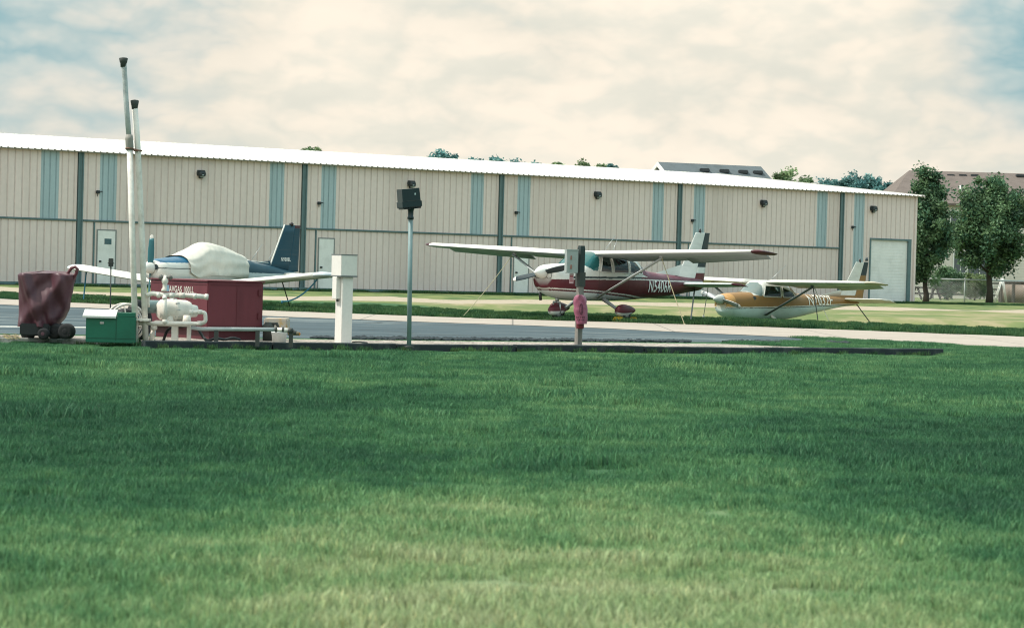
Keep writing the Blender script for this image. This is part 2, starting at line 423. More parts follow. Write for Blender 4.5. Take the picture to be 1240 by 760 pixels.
def concrete_mat(name, c1, c2):
    m = bpy.data.materials.new(name); t = NT(m); p = t.pos()
    a = t.noise(t.scalev(p, (.35, 1.3, 1)), 1.0, 6, .6); b = t.noise(p, 18, 4, .6)
    col = t.mix(t.mapr(a, .3, .7), c1, c2); col = t.mix(t.mapr(b, .35, .75, 0, .3), col, tuple(x * .55 for x in c1[:3]) + (1,))
    sx = t.n('ShaderNodeSeparateXYZ'); t.l(t.scalev(p, (1, 1, 1)), sx.inputs[0]); fr = t.math('FRACT', t.math('MULTIPLY', sx.outputs[0], .27)); jn = t.math('LESS_THAN', fr, .012)
    st = t.noise(t.scalev(p, (.9, .9, 1), (7, 2, 0)), 1.0, 5, .7)
    col = t.mix(t.mapr(st, .58, .72, 0, .45), col, (.13, .12, .11, 1)); col = t.mix(t.math('MULTIPLY', jn, .6), col, (.07, .07, .065, 1))
    t.principled(col, .9, 0, .2, bump=b, bstr=.2, bdist=.01); return m
ASPHALT = asphalt_mat(); CONC = concrete_mat('pale concrete', (.35, .295, .25, 1), (.43, .37, .32, 1))
def joined(A, B): return A, B
sheet('taxiway', ASPH_NEAR, SLAB_NEAR, .004, ASPHALT, wob=.22)
sheet('concrete_strip', SLAB_NEAR, SLAB_FAR, .010, CONC, wob=.09)
wl0, wl1 = line([(-80, 395.4), (300, 399.4)]), line([(-80, 394.2), (300, 398.2)])
mbw = MB().add([wl0[0] + Vector((0, 0, .008)), wl0[1] + Vector((0, 0, .008)), wl1[1] + Vector((0, 0, .008)), wl1[0] + Vector((0, 0, .008))], [(0, 1, 2, 3)])
tag(mbw.build('painted_line', mat('worn white line paint', (.55, .54, .50, 1), .8, dirt=.6, scale=2)), kind='structure')

# gravel pad, raised behind its edging
PADZ = .075
def gravel_mat():
    m = bpy.data.materials.new('pea gravel'); t = NT(m); p = t.pos()
    v = t.n('ShaderNodeTexVoronoi'); t.l(p, v.inputs['Vector']); v.inputs['Scale'].default_value = 15
    hs = t.n('ShaderNodeSeparateColor'); t.l(v.outputs['Color'], hs.inputs[0])
    a = t.noise(p, 1.2, 5, .6)
    col = t.mix(hs.outputs[0], (.10, .09, .08, 1), (.50, .42, .37, 1)); col = t.mix(t.mapr(a, .4, .7, 0, .6), col, (.32, .285, .235, 1))
    n = t.noise(t.scalev(p, (.8, 2.5, 1)), 1.0, 5, .7)
    col = t.mix(t.mapr(n, .62, .70, 0, .8), col, (.06, .09, .04, 1))
    t.principled(col, .9, 0, .2, bump=v.outputs['Distance'], bstr=.8, bdist=.02); return m
GRAVEL = gravel_mat()
FR_PAD = [Vector((p.x, p.y + .07, 0)) for p in FRONT]
BACK_PAD = line([(-60, 404.2), (0, 404.9), (100, 406.2), (350, 410.2), (540, 412.6), (730, 414.4), (860, 415.8), (1000, 418.5), (1060, 421.5)], PADZ)
mb = MB(); xs = axis_steps([(FRONT[0].x - 10, G(1030, 424).x, .2)]); k = len(xs)
for i, x in enumerate(xs):
    a = yat(FR_PAD, x); b = yat(BACK_PAD, x) + .12 * (noise.noise((x * 1.2, 0, 4)) + .5 * noise.noise((x * 4, 2, 4)))
    b = max(b, a + .15)
    hz = 1 - smooth(G(860, 420).x, xs[-1], x)
    mb.v += [Vector((x, a, PADZ)), Vector((x, lerp(a, b, .5), PADZ * (.6 + .4 * hz) + .012 * noise.noise((x * 2, 1, 1)))), Vector((x, b - .1, PADZ * (.35 + .65 * hz))), Vector((x, b + .12, -.01))]
for i in range(k - 1):
    for j in range(3):
        mb.f.append((4 * i + j, 4 * i + 4 + j, 4 * i + 5 + j, 4 * i + 1 + j)); mb.mi.append(0); mb.sm.append(True)
tag(mb.build('gravel_pad', GRAVEL), kind='structure')

# crumbled asphalt lip behind the pad (loose dark lumps: uncountable)
mb = MB(); rng = random.Random(3)
for i in range(1700):
    px = rng.uniform(330, 1010); x = G(px, 412).x
    if noise.noise((x * .9, 8, 0)) < -.3: continue
    y = yat(ASPH_NEAR, x) + rng.gauss(.05, .22); r = rng.uniform(.02, .065)
    bm = bmesh.new(); bmesh.ops.create_icosphere(bm, subdivisions=1, radius=r)
    for v in bm.verts: v.co *= rng.uniform(.7, 1.2)
    M = Matrix.Translation((x, y, r * .25)) @ Matrix.Diagonal((1.5, 1, .65, 1))
    bm.verts.index_update(); mb.add([v.co.copy() for v in bm.verts], [[v.index for v in f.verts] for f in bm.faces], 0, False, M); bm.free()
tag(mb.build('asphalt_rubble', mat('dark broken asphalt', (.030, .040, .045, 1), .95)), 'dark crumbled asphalt lumps along the back of the gravel bed', 'rubble', kind='stuff')

# edging
def beam_along(mb, a, b, w, h, z0=0.0, wob=.0, mi=0):
    a, b = Vector((a.x, a.y, 0)), Vector((b.x, b.y, 0)); d = (b - a); L = d.length; d.normalize(); n = Vector((-d.y, d.x, 0))
    N = max(2, int(L / .12)); rings = []
    for i in range(N + 1):
        p = a + d * (L * i / N); j = lambda k: wob * noise.noise((p.x * 3, p.y * 3, k * 7.1))
        q = lambda ww, hh, k: p + n * (ww + j(k)) + Vector((0, 0, hh + j(k + 3)))
        e = .012
        rings.append([q(0, z0 - .05, 0), q(0, z0 + h - e, 1), q(e, z0 + h, 1), q(w - e, z0 + h, 2), q(w, z0 + h - e, 2), q(w, z0 - .05, 0)])
    mb.loft(rings, mi, False)
tim = mat('creosoted timber', (.022, .030, .034, 1), .9, dirt=.8, scale=3, dirtcol=(.09, .10, .10, 1), bump=.4)
tp = line([(175, 422.4), (330, 423.6), (480, 425), (625, 426.1), (780, 427.5), (930, 428.8), (1143, 430.4)])
tl = ['black landscape timber in front of the red tank and pump', 'black landscape timber in front of the white cabinet pillar', 'black landscape timber in front of the lamp pole',
      'black landscape timber at the foot of the wooden post with the pink bag', 'black landscape timber between the wooden post and the grassy end of the bed', 'last black landscape timber, its free end lying in the grass']
for i in range(6):
    d = (tp[i + 1] - tp[i]).normalized() * .012
    m_ = MB(); beam_along(m_, tp[i] + d, tp[i + 1] - d, .15, .112 + (.012 if i < 1 else 0) + (.008 * (i % 2)), 0, .006)
    o = m_.build('landscape_timber', tim, None, (tp[i] + tp[i + 1]) / 2)
    tag(o, tl[i], 'timber', 'timbers edging the gravel bed')
ep = line([(-60, 412.5), (174, 418.4)])
m_ = MB(); beam_along(m_, ep[0], ep[1], .12, .074, 0, .008)
tag(m_.build('concrete_edging', mat('mossy concrete kerb', (.42, .42, .40, 1), .9, dirt=.9, scale=5, dirtcol=(.05, .07, .05, 1)), None, (ep[0] + ep[1]) / 2), 'pale concrete edging in front of the covered cart and green box', 'edging')

# ------------------------------------------------------------------ grass blades (uncountable): patches scattered over the lawn
def blade_mat(name, tall=False):
    m = bpy.data.materials.new(name); t = NT(m); pos = t.pos()
    if tall:
        n = t.noise(t.scalev(pos, (.8, .8, .0)), 1.0, 5, .6); n2 = t.noise(t.scalev(pos, (4, 4, 2)), 1, 3, .6)
        c = t.mix(t.mapr(n, .35, .68), (.026, .088, .038, 1), (.075, .155, .055, 1)); c = t.mix(t.mapr(n2, .5, .75, 0, .5), c, (.16, .19, .06, 1))
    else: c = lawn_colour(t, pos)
    r = t.n('ShaderNodeAttribute', attribute_name='paint').outputs['Color']
    c = t.mix(1.0, c, r, 'MULTIPLY')
    d = t.n('ShaderNodeBsdfPrincipled'); t.l(c, d.inputs['Base Color']); d.inputs['Roughness'].default_value = .6; d.inputs['Specular IOR Level'].default_value = .2
    tr = t.n('ShaderNodeBsdfTranslucent'); t.l(c, tr.inputs[0])
    mx = t.n('ShaderNodeMixShader'); mx.inputs[0].default_value = .3; t.l(d.outputs[0], mx.inputs[1]); t.l(tr.outputs[0], mx.inputs[2])
    t.l(mx.outputs[0], t.n('ShaderNodeOutputMaterial').inputs[0]); return m
BLADE = blade_mat('lawn blades'); TALLB = blade_mat('rank grass blades', True)
def patch(name, seed, n, size, h, wd, m):
    rng = random.Random(seed); mb = MB(); cols = []
    for i in range(n):
        x, y = rng.uniform(-size, size) / 2, rng.uniform(-size, size) / 2
        hh = h * rng.uniform(.45, 1.15); a = rng.uniform(0, 6.283); b = rng.uniform(0, 6.283); lean = hh * rng.uniform(.1, .75); ww = wd * rng.uniform(.7, 1.3) / 2
        dx, dy = math.cos(a) * ww, math.sin(a) * ww; lx, ly = math.cos(b) * lean, math.sin(b) * lean
        o = len(mb.v)
        mb.v += [Vector((x - dx, y - dy, -.01)), Vector((x + dx, y + dy, -.01)), Vector((x + dx * .8 + lx * .35, y + dy * .8 + ly * .35, hh * .6)), Vector((x - dx * .8 + lx * .35, y - dy * .8 + ly * .35, hh * .6)), Vector((x + lx, y + ly, hh))]
        mb.f += [(o, o + 1, o + 2, o + 3), (o + 3, o + 2, o + 4)]; mb.mi += [0, 0]; mb.sm += [True, True]
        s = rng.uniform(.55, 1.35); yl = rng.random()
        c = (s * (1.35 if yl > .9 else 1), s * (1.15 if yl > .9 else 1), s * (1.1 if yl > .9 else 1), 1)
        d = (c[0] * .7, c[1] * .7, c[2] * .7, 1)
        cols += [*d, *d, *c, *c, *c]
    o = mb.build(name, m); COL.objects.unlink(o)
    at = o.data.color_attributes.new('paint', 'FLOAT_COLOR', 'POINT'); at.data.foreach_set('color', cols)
    return o
def scatter(name, pts, scales, patches, label, cat):
    pc = bpy.data.collections.new(name + '_tufts')
    for p in patches: pc.objects.link(p)
    me = bpy.data.meshes.new(name); me.from_pydata(pts, [], [])
    sa = me.attributes.new('size', 'FLOAT', 'POINT'); sa.data.foreach_set('value', scales)
    ob = bpy.data.objects.new(name, me); COL.objects.link(ob); tag(ob, label, cat, kind='stuff')
    ng = bpy.data.node_groups.new(name + ' growth', 'GeometryNodeTree')
    ng.interface.new_socket('Geometry', in_out='INPUT', socket_type='NodeSocketGeometry'); ng.interface.new_socket('Geometry', in_out='OUTPUT', socket_type='NodeSocketGeometry')
    N = ng.nodes; L = ng.links
    gi = N.new('NodeGroupInput'); go = N.new('NodeGroupOutput'); ip = N.new('GeometryNodeInstanceOnPoints')
    ci = N.new('GeometryNodeCollectionInfo'); ci.inputs['Collection'].default_value = pc
    ci.inputs['Separate Children'].default_value = True; ci.inputs['Reset Children'].default_value = True
    rv = N.new('FunctionNodeRandomValue'); rv.data_type = 'FLOAT_VECTOR'; rv.inputs['Min'].default_value = (-.06, -.06, 0); rv.inputs['Max'].default_value = (.06, .06, 6.283)
    ri = N.new('FunctionNodeRandomValue'); ri.data_type = 'INT'; ri.inputs[4].default_value = 0; ri.inputs[5].default_value = len(patches) - 1
    na = N.new('GeometryNodeInputNamedAttribute'); na.data_type = 'FLOAT'; na.inputs[0].default_value = 'size'
    mtp = N.new('GeometryNodeMeshToPoints')
    L.new(gi.outputs[0], mtp.inputs[0]); L.new(mtp.outputs[0], ip.inputs['Points']); L.new(ci.outputs[0], ip.inputs['Instance'])
    ip.inputs['Pick Instance'].default_value = True
    L.new(ri.outputs[2], ip.inputs['Instance Index']); L.new(rv.outputs[0], ip.inputs['Rotation']); L.new(na.outputs[0], ip.inputs['Scale'])
    L.new(ip.outputs[0], go.inputs[0])
    md = ob.modifiers.new('growth', 'NODES'); md.node_group = ng
    return ob
rng = random.Random(11)
short = [patch('grass_tuft', 20 + i, 1300, .62, .052, .0055, BLADE) for i in range(4)]
pts, scs = [], []
y = 8.0
while y < 62:
    step = .46 if y < 30 else .55
    hw = .215 * y + 1.6
    x = -hw
    while x < hw:
        qx, qy = x + rng.uniform(-.18, .18), y + rng.uniform(-.18, .18)
        lim = yat(FRONT, qx) - .18 if qx < FRONT[-1].x + .05 else yat(SLAB_NEAR, qx) - .12
        if qy < lim: pts.append((qx, qy, 0)); scs.append((rng.uniform(1.35, 1.9) if rng.random() < .05 and qy > 16 else rng.uniform(.75, 1.2)) * (1 + .5 * max(0, noise.noise((qx * .6, qy * .6, 0)))) * (.5 + .5 * smooth(.2, 2.2, lim - qy)))
        x += step
    y += step
# grass growing in behind the end of the edging
for i in range(420):
    px = rng.uniform(850, 1160); x = G(px, 420).x
    a, b = (yat(FRONT, x) + .28 if x < FRONT[-1].x else yat(FRONT, x)), yat(SLAB_NEAR, x) - .15
    a2 = yat(ASPH_NEAR, x)
    yy = rng.uniform(a, max(a + .1, b))
    if px < 1010 and yy > a2 - .05: continue
    if rng.random() > smooth(850, 1010, px) + .12: continue
    pts.append((x, yy, 0.01)); scs.append(rng.uniform(.6, 1.0))
scatter('lawn_grass', pts, scs, short, 'short green lawn with dry straw coloured patches', 'grass')
tall = [patch('rank_tuft', 40 + i, 420, .9, .15, .016, TALLB) for i in range(3)]
pts, scs = [], []
x = -26.0
while x < 32:
    ye = yat(SLAB_FAR, x); s = .12
    while s < 15:
        qx, qy = x + rng.uniform(-.3, .3), ye + s + rng.uniform(-.25, .25)
        if qy > yat(SLAB_FAR, qx) + .1 and (qy < yat(DARK_TOP, qx) + rng.uniform(-7, 4)):
            pts.append((qx, qy, terrain(qx, qy))); scs.append(rng.uniform(.45, .95) * (1 - .6 * smooth(4, 10, s)))
        s += .62
    x += .62
for i in range(420):      # weeds along the hangar foot
    tt = rng.uniform(-3, 60); p = W0 + UW * tt - NB * abs(rng.gauss(.35, .5))
    if 0 < tt < 18 and rng.random() < .6: continue
    pts.append((p.x, p.y, terrain(p.x, p.y))); scs.append(rng.uniform(.35, 1.0))
scatter('rank_grass', pts, scs, tall, 'darker unmown grass between the concrete strip and the dirt track', 'grass')
# small weeds at the foot of the edging
pts, scs = [], []
for i in range(150):
    x = rng.uniform(-9.5, 7.6); pts.append((x, yat(FRONT, x) - abs(rng.gauss(.04, .05)) - .03, 0)); scs.append(rng.uniform(.25, .75) * (1.3 if rng.random() > .9 else .8))
scatter('edging_weeds', pts, scs, [patch('weed_tuft', 60 + i, 60, .28, .17, .01, TALLB) for i in range(2)], 'untrimmed weeds growing along the foot of the edging', 'weeds')
# ------------------------------------------------------------------ hangar
def wall_tz(px, py):
    d = ray(px, py); k = (W0 - EYE).dot(NB) / d.dot(NB); p = EYE + d * k
    return (p - W0).dot(UW), p.z
BEIGE = (.71, .592, .555, 1)
def steel(name, c, dirt=.28): return mat(name, c, .5, 0, dirt=dirt, scale=.5, streak=True, spec=.3)
wallm = steel('beige wall sheet', BEIGE); groove = mat('dirty rib groove', (.60, .50, .47, 1), .7, dirt=.2)  # groove faces coloured slightly darker, as dirt lying in the ribs
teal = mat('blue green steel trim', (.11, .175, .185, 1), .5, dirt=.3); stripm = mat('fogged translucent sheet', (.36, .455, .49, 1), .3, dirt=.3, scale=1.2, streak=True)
stripg = mat('fogged sheet groove', (.28, .365, .40, 1), .4); darkm = mat('dark steel gap', (.025, .035, .04, 1), .6)
whitem = mat('white door paint', (.76, .75, .73, 1), .45, dirt=.25, scale=1.5); roofm = steel('white roof sheet', (.58, .56, .53, 1), .15)
lampm = mat('black lamp housing', (.018, .026, .03, 1), .4)
tE = [wall_tz(*q)[0] for q in ((96.7, 264), (367.6, 275), (606, 284), (822, 294), (1018.5, 300))]
tEND = wall_tz(1109.2, 300)[0]; tBEG = tE[0] - 14.5
HE = 6.12
HR = (wall_tz(367, 276)[1] + wall_tz(823, 294)[1]) / 2
hangar = thing('hangar', W0, 'long beige ribbed steel hangar with white roof and blue grey stripes', 'hangar', rz=PSI)

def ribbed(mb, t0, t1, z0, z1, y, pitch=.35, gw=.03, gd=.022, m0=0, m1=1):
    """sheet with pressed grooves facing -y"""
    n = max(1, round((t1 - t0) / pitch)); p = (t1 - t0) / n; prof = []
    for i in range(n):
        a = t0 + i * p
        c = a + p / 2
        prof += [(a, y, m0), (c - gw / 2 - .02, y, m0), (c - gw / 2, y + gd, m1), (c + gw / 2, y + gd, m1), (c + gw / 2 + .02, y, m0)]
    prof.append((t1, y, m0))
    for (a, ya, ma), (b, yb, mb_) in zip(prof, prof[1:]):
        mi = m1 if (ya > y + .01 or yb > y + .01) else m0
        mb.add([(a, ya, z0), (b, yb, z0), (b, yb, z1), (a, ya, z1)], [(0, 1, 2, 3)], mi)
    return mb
DEP = 19.0
# core walls behind the sheets
mb = MB(); mb.box((tBEG, .14, 0), (tEND - .02, .2, HE - .02)); mb.build('inner_wall', darkm, hangar)
mb = MB()
ribbed(mb, tBEG, tEND, 0, HE, 2 * DEP, m0=0, m1=1)
mb.build('back_wall', [wallm, groove], hangar)
for (tt, nm) in ((tEND, 0), (tBEG, 0)):
    mb = MB().add([(tt, 0.05, 0), (tt, 2 * DEP, 0), (tt, 2 * DEP, HE), (tt, DEP, HE + 1.48), (tt, .05, HE)], [(0, 1, 2, 3, 4)]); mb.build('end_wall', wallm, hangar)
# stripes in px at the rail height: (bay, x0, x1)
STR = [(-1, 50, 72), (0, 121.5, 142), (0, 327, 344.5), (1, 389.5, 407.5), (1, 570.5, 586), (2, 627, 642.5), (2, 790.5, 804), (3, 840.5, 854), (3, 989.5, 1002)]
def midz(px): return wall_tz(px, 200 + px * .062)[0]
bays = [(tBEG, tE[0])] + [(tE[i], tE[i + 1]) for i in range(4)]
for bi, (a, b) in enumerate(bays):
    door = thing('hangar_door', (0, 0, 0), None, None); door.parent = hangar
    a2, b2 = a + .16, b - .16
    st = sorted((midz(x0), midz(x1)) for k, x0, x1 in STR if k == bi - 1)
    cuts = [a2]
    for s0, s1 in st: cuts += [s0, s1]
    cuts.append(b2)
    up = MB()
    for i in range(0, len(cuts), 2): ribbed(up, cuts[i], cuts[i + 1], HR + .045, HE - .02, .03)
    up.build('upper_leaf', [wallm, groove], door)
    for s0, s1 in st:
        ribbed(MB(), s0, s1, HR + .045, HE - .02, .034, pitch=(s1 - s0) / 3).build('translucent_strip', [stripm, stripg], door)
    ribbed(MB(), a2, b2, .14, HR - .045, .03).build('lower_leaf', [wallm, groove], door)
    MB().box((a2, -.03, HR - .04), (b2, .08, HR + .04)).box((a2, -.045, HR - .015), (b2, -.03, HR + .015)).build('mid_rail', teal, door)
    MB().box((a2, -.02, 0.02), (b2, .1, .13)).build('bottom_rail', teal, door)
for tt in tE:
    MB().box((tt - .125, -.05, 0), (tt - .07, .14, HE - .03)).box((tt - .07, .0, 0), (tt + .07, .14, HE - .03)).box((tt + .07, -.05, 0), (tt + .125, .14, HE - .03)).box((tt - .2, -.12, 0), (tt + .2, -.05, .16)).build('door_post', teal, hangar)
# end bay with roll-up door
rs0, rs1 = wall_tz(1054, 330)[0], wall_tz(1099, 330)[0]; rz1 = wall_tz(1076, 291)[1]
s0, s1 = midz(1034.5), midz(1047)
mb = MB(); q0 = tE[4] + .16
ribbed(mb, q0, s0, 0, HE - .02, .03); ribbed(mb, s1, rs0 - .1, 0, HE - .02, .03); ribbed(mb, rs0 - .1, rs1 + .22, rz1 + .1, HE - .02, .03); ribbed(mb, rs1 + .22, tEND, 0, HE - .02, .03)
mb.build('front_wall', [wallm, groove], hangar)
ribbed(MB(), s0, s1, 0, HE - .02, .034, pitch=(s1 - s0) / 3).build('translucent_strip', [stripm, stripg], hangar)
roll = thing('roll_up_door', (0, 0, 0), None, None); roll.parent = hangar
rb = MB(); zz = 0.02
while zz < rz1:
    z2 = min(rz1, zz + .17); rb.add([(rs0, .10, zz), (rs1, .10, zz), (rs1, .096, zz + .155), (rs0, .096, zz + .155), (rs1, .10, z2), (rs0, .10, z2)], [(0, 1, 2, 3), (3, 2, 4, 5)]); zz = z2
rb.build('curtain', whitem, roll)
MB().box((rs0 - .1, -.02, rz1), (rs1 + .22, .1, rz1 + .1)).box((rs0 - .1, -.01, 0), (rs0, .1, rz1)).box((rs1, -.02, 0), (rs1 + .22, .1, rz1)).build('door_frame', teal, roll)
MB().box((tEND - .13, -.0, 0), (tEND + .02, .06, HE - .02)).build('corner_trim', wallm, hangar)
MB().box((tBEG - .2, -.2, HE - .03), (tEND + .25, .1, HE + .02)).build('eave_trim', mat('grey eave trim', (.30, .30, .29, 1), .5), hangar)
# walk doors in the lower leaves
for i, (x0, x1, yt, yb) in enumerate(((118, 139, 279, 345.5), (386, 403.5, 289, 352), (622.5, 639.5, 300, 357), (836, 851, 309, 362))):
    ym = (yt + yb) / 2; t0, t1 = wall_tz(x0, ym)[0], wall_tz(x1, ym)[0]; zt = wall_tz(x0, yt)[1]
    d = MB().box((t0, .0, .14), (t1, .05, zt)).build('walk_door', whitem, hangar)
    MB().box((t0 - .06, -.006, .14), (t0 - .005, .045, zt + .06)).box((t1 + .005, -.006, .14), (t1 + .06, .045, zt + .06)).box((t0 - .005, -.006, zt + .005), (t1 + .005, .045, zt + .06)).build('door_frame', mat('grey door frame', (.22, .23, .23, 1), .5), d)
    MB().lathe((t0 + .12, 0, 1.15), (0, -1, 0), [(0, .05), (.03, .05), (.05, .025), (.10, .04), (.13, .035), (.135, 0)], 12).build('handle', darkm, d)
    if i == 0: MB().box((t0 + .38 * (t1 - t0), -.01, zt - .62), (t0 + .78 * (t1 - t0), .0, zt - .36)).build('window', mat('dark door pane', (.05, .12, .14, 1), .1), d)
    MB().box((t0 - .22, .005, .14), (t0 - .15, .05, HR - .06)).build('leaf_joint', teal, hangar)
# lamps and small fittings
for px, py in ((243, 210), (497.5, 222.5), (723, 235.5), (924, 245.5), (1057, 252.5)):
    tt, zz = wall_tz(px, py); L = thing('wall_lamp', (tt, 0, zz), None, None); L.parent = hangar
    h = MB(); h.loft([[(x * k, -d, z * k + o) for x, z in ((-.17, -.12), (.17, -.12), (.2, .02), (.16, .15), (-.16, .15), (-.2, .02))] for d, k, o in ((-.03, 1, 0), (.10, 1, .0), (.22, .85, -.04), (.27, .5, -.06))], 0, False)
    h.bbox((-.1, -.1, -.24), (.1, .02, -.11), .02)
    h.build('housing', lampm, L)
    MB().lathe((0, -.15, -.09), (.1, -.5, -.8), [(0, .12), (.05, .13), (.10, .06), (.11, 0)], 12).build('lens', mat('lamp lens', (.25, .30, .30, 1), .15), L)
for px, py in ((118.5, 232.5), (386.5, 246), (625, 257.5), (838.5, 267), (1032.5, 275)):
    tt, zz = wall_tz(px, py)
    MB().bbox((-.09, -.07, -.07), (.09, .03, .07), .015).tube([(.09, -.03, .02), (.17, -.05, .03), (.2, -.06, .0)], .022, 8).tube([(-.02, -.02, -.05), (-.02, -.02, -.2)], .014, 6).build('latch_fitting', lampm, hangar).location = (tt, 0, zz)
# roof
mb = MB(); p = .32; tt = tBEG - .3; prof = []
while tt < tEND + .22:
    prof += [(tt, 0), (tt + p * .62, 0), (tt + p * .72, .045), (tt + p * .9, .045)]; tt += p
prof.append((tt, 0))
PK = 1.56
for (a, za), (b, zb) in zip(prof, prof[1:]):
    a2, b2 = min(a, tEND + .28), min(b, tEND + .28)
    f = lambda x, y, z: (x, y, z)
    y0, y1, z0, z1 = -.28, DEP, HE + .025 - .28 * PK / DEP, HE + .025 + PK
    mb.add([(a2, y0, z0 + za), (b2, y0, z0 + zb), (b2, y1, z1 + zb), (a2, y1, z1 + za), (b2, 2 * DEP + .3, z0 + zb), (a2, 2 * DEP + .3, z0 + za)], [(0, 1, 2, 3), (3, 2, 4, 5)])
mb.build('roof', roofm, hangar)
MB().loft([[(tt_, -.28, HE - .06 - .02), (tt_, DEP, HE + PK - .06), (tt_, DEP, HE + PK + .09), (tt_, -.28, HE + .07)] for tt_ in (tEND + .285, tEND + .33)], 0, False).build('rake_trim', roofm, hangar)

# ------------------------------------------------------------------ trees and shrubs
def leaf_mat(name, c1, c2, blue=0.0):
    if name in MATS: return MATS[name]
    m = bpy.data.materials.new(name); t = NT(m)
    a = t.n('ShaderNodeAttribute', attribute_name='paint').outputs['Color']; sp = t.n('ShaderNodeSeparateColor'); t.l(a, sp.inputs[0])
    c = t.mix(sp.outputs[0], c1, c2); c = t.mix(1.0, c, t.n('ShaderNodeCombineColor').outputs[0], 'ADD') if False else c
    v = t.math('ADD', .45, t.math('MULTIPLY', sp.outputs[1], .9)); vv = t.n('ShaderNodeCombineColor')
    for i in range(3): t.l(v, vv.inputs[i])
    c = t.mix(1.0, c, vv.outputs[0], 'MULTIPLY')
    d = t.n('ShaderNodeBsdfPrincipled'); t.l(c, d.inputs['Base Color']); d.inputs['Roughness'].default_value = .55; d.inputs['Specular IOR Level'].default_value = .25
    tr = t.n('ShaderNodeBsdfTranslucent'); t.l(c, tr.inputs[0])
    mx = t.n('ShaderNodeMixShader'); mx.inputs[0].default_value = .25; t.l(d.outputs[0], mx.inputs[1]); t.l(tr.outputs[0], mx.inputs[2])
    t.l(mx.outputs[0], t.n('ShaderNodeOutputMaterial').inputs[0]); MATS[name] = m; return m
BARK = mat('rough bark', (.055, .045, .038, 1), .95, dirt=.5, bump=.5)
def crown_mesh(rng, c, rx, rz, nclump, nleaf, leaf, shape='round', cl=.28):
    verts, faces, cols = [], [], []; cs = []
    sd0 = rng.uniform(0, 90)
    for i in range(nclump):
        for tries in range(60):
            p = Vector((rng.uniform(-1, 1), rng.uniform(-1, 1), rng.uniform(-1, 1)))
            if not .25 < p.length < 1: continue
            q_ = p.normalized()
            if noise.noise(q_ * 2.3 + Vector((sd0, 0, 0))) > -.22: break      # bays in the crown where the sky shows
        q_ = p.normalized(); p = q_ * (p.length ** .45) * rng.uniform(.72, 1.0) * (.92 + .34 * noise.noise(q_ * 1.9 + Vector((0, sd0, 0))) + .16 * noise.noise(q_ * 4.5 + Vector((0, 0, sd0))))
        k = 1.0
        if shape == 'column': k = .55 + .45 * math.cos(max(-1, min(1, p.z)) * 1.15) - .18 * max(0, p.z)
        if shape == 'round': k = 1 - .25 * max(0, -p.z) ** 2
        q = Vector((p.x * rx * k, p.y * rx * k, p.z * rz)); cs.append(q)
    for q in cs:
        r = cl * rx * rng.choice((.5, .7, .9, 1.1, 1.35)); tint = rng.random(); sh = rng.uniform(.15, 1.0)
        for j in range(int(nleaf * rng.uniform(.6, 1.3))):
            o = Vector((rng.gauss(0, .5), rng.gauss(0, .5), rng.gauss(0, .42)))
            if o.length > 1.05: o *= 1.05 / o.length * rng.random()
            o *= r
            s = leaf * rng.uniform(.6, 1.4)
            a = Vector((rng.gauss(0, 1), rng.gauss(0, 1), rng.gauss(0, .7))).normalized(); b = a.cross(Vector((rng.gauss(0, 1), rng.gauss(0, 1), rng.gauss(0, 1)))).normalized()
            p = c + q + o; n = len(verts)
            verts += [p - a * s, p + b * s * .5, p + a * s, p - b * s * .5]; faces.append((n, n + 1, n + 2, n + 3))
            col = (min(1, max(0, tint * .7 + rng.uniform(-.1, .4))), min(1, max(0, sh + rng.uniform(-.25, .25))), 0, 1); cols += [*col] * 4
    return verts, faces, cols, cs
def tree(name, label, base, h, rx, z0, leafm, seed, shape='round', nclump=120, nleaf=70, leaf=.16, cat='tree', group=None, trunk_r=.16, cl=.28):
    rng = random.Random(seed); e = thing(name, base, label, cat, group)
    c = Vector((0, 0, (z0 + h) / 2)); rz = (h - z0) / 2
    v, f, cols, cs = crown_mesh(rng, c, rx, rz, nclump, nleaf, leaf, shape, cl)
    tb = MB(); top = Vector((rng.uniform(-.2, .2), rng.uniform(-.2, .2), h * .8))
    tp_ = [Vector((0, 0, -.1)), Vector((.02, 0, z0 * .5 + .1)), Vector((top.x * .4, top.y * .4, z0 + .2)), Vector((top.x * .7, top.y * .7, (z0 + h) * .5)), top]
    tb.tube(tp_, [trunk_r * 1.35, trunk_r, trunk_r * .85, trunk_r * .5, trunk_r * .12], 10)
    for q in rng.sample(cs, min(len(cs), 16)):
        e_ = c + q * .85; zb = max(z0 * .75, min(h * .7, e_.z - abs(e_.x) * .9 - .3)); k = min(1, zb / top.z); s_ = Vector((top.x * k, top.y * k, zb))
        tb.tube([s_, s_.lerp(e_, .5) + Vector((0, 0, -.08 * rx)), e_], [trunk_r * .4, trunk_r * .25, trunk_r * .08], 6)
    tb.build('trunk' if cat == 'tree' else 'stems', BARK, e)
    mb = MB(); mb.v = v; mb.f = f; mb.mi = [0] * len(f); mb.sm = [False] * len(f)
    o = mb.build('crown' if cat == 'tree' else 'foliage', leafm, e)
    at = o.data.color_attributes.new('paint', 'FLOAT_COLOR', 'POINT'); at.data.foreach_set('color', cols)
    return e
LEAF_A = leaf_mat('deep green leaves', (.038, .105, .064, 1), (.16, .25, .118, 1))
LEAF_B = leaf_mat('fresh green leaves', (.08, .15, .06, 1), (.22, .28, .12, 1))
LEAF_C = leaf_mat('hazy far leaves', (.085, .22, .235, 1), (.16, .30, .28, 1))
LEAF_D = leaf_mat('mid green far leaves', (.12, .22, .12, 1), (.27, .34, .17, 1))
gr = 'dark green trees by the house'
b1 = G(1121, 366); b1.z = 0
k = b1.y / F_PX
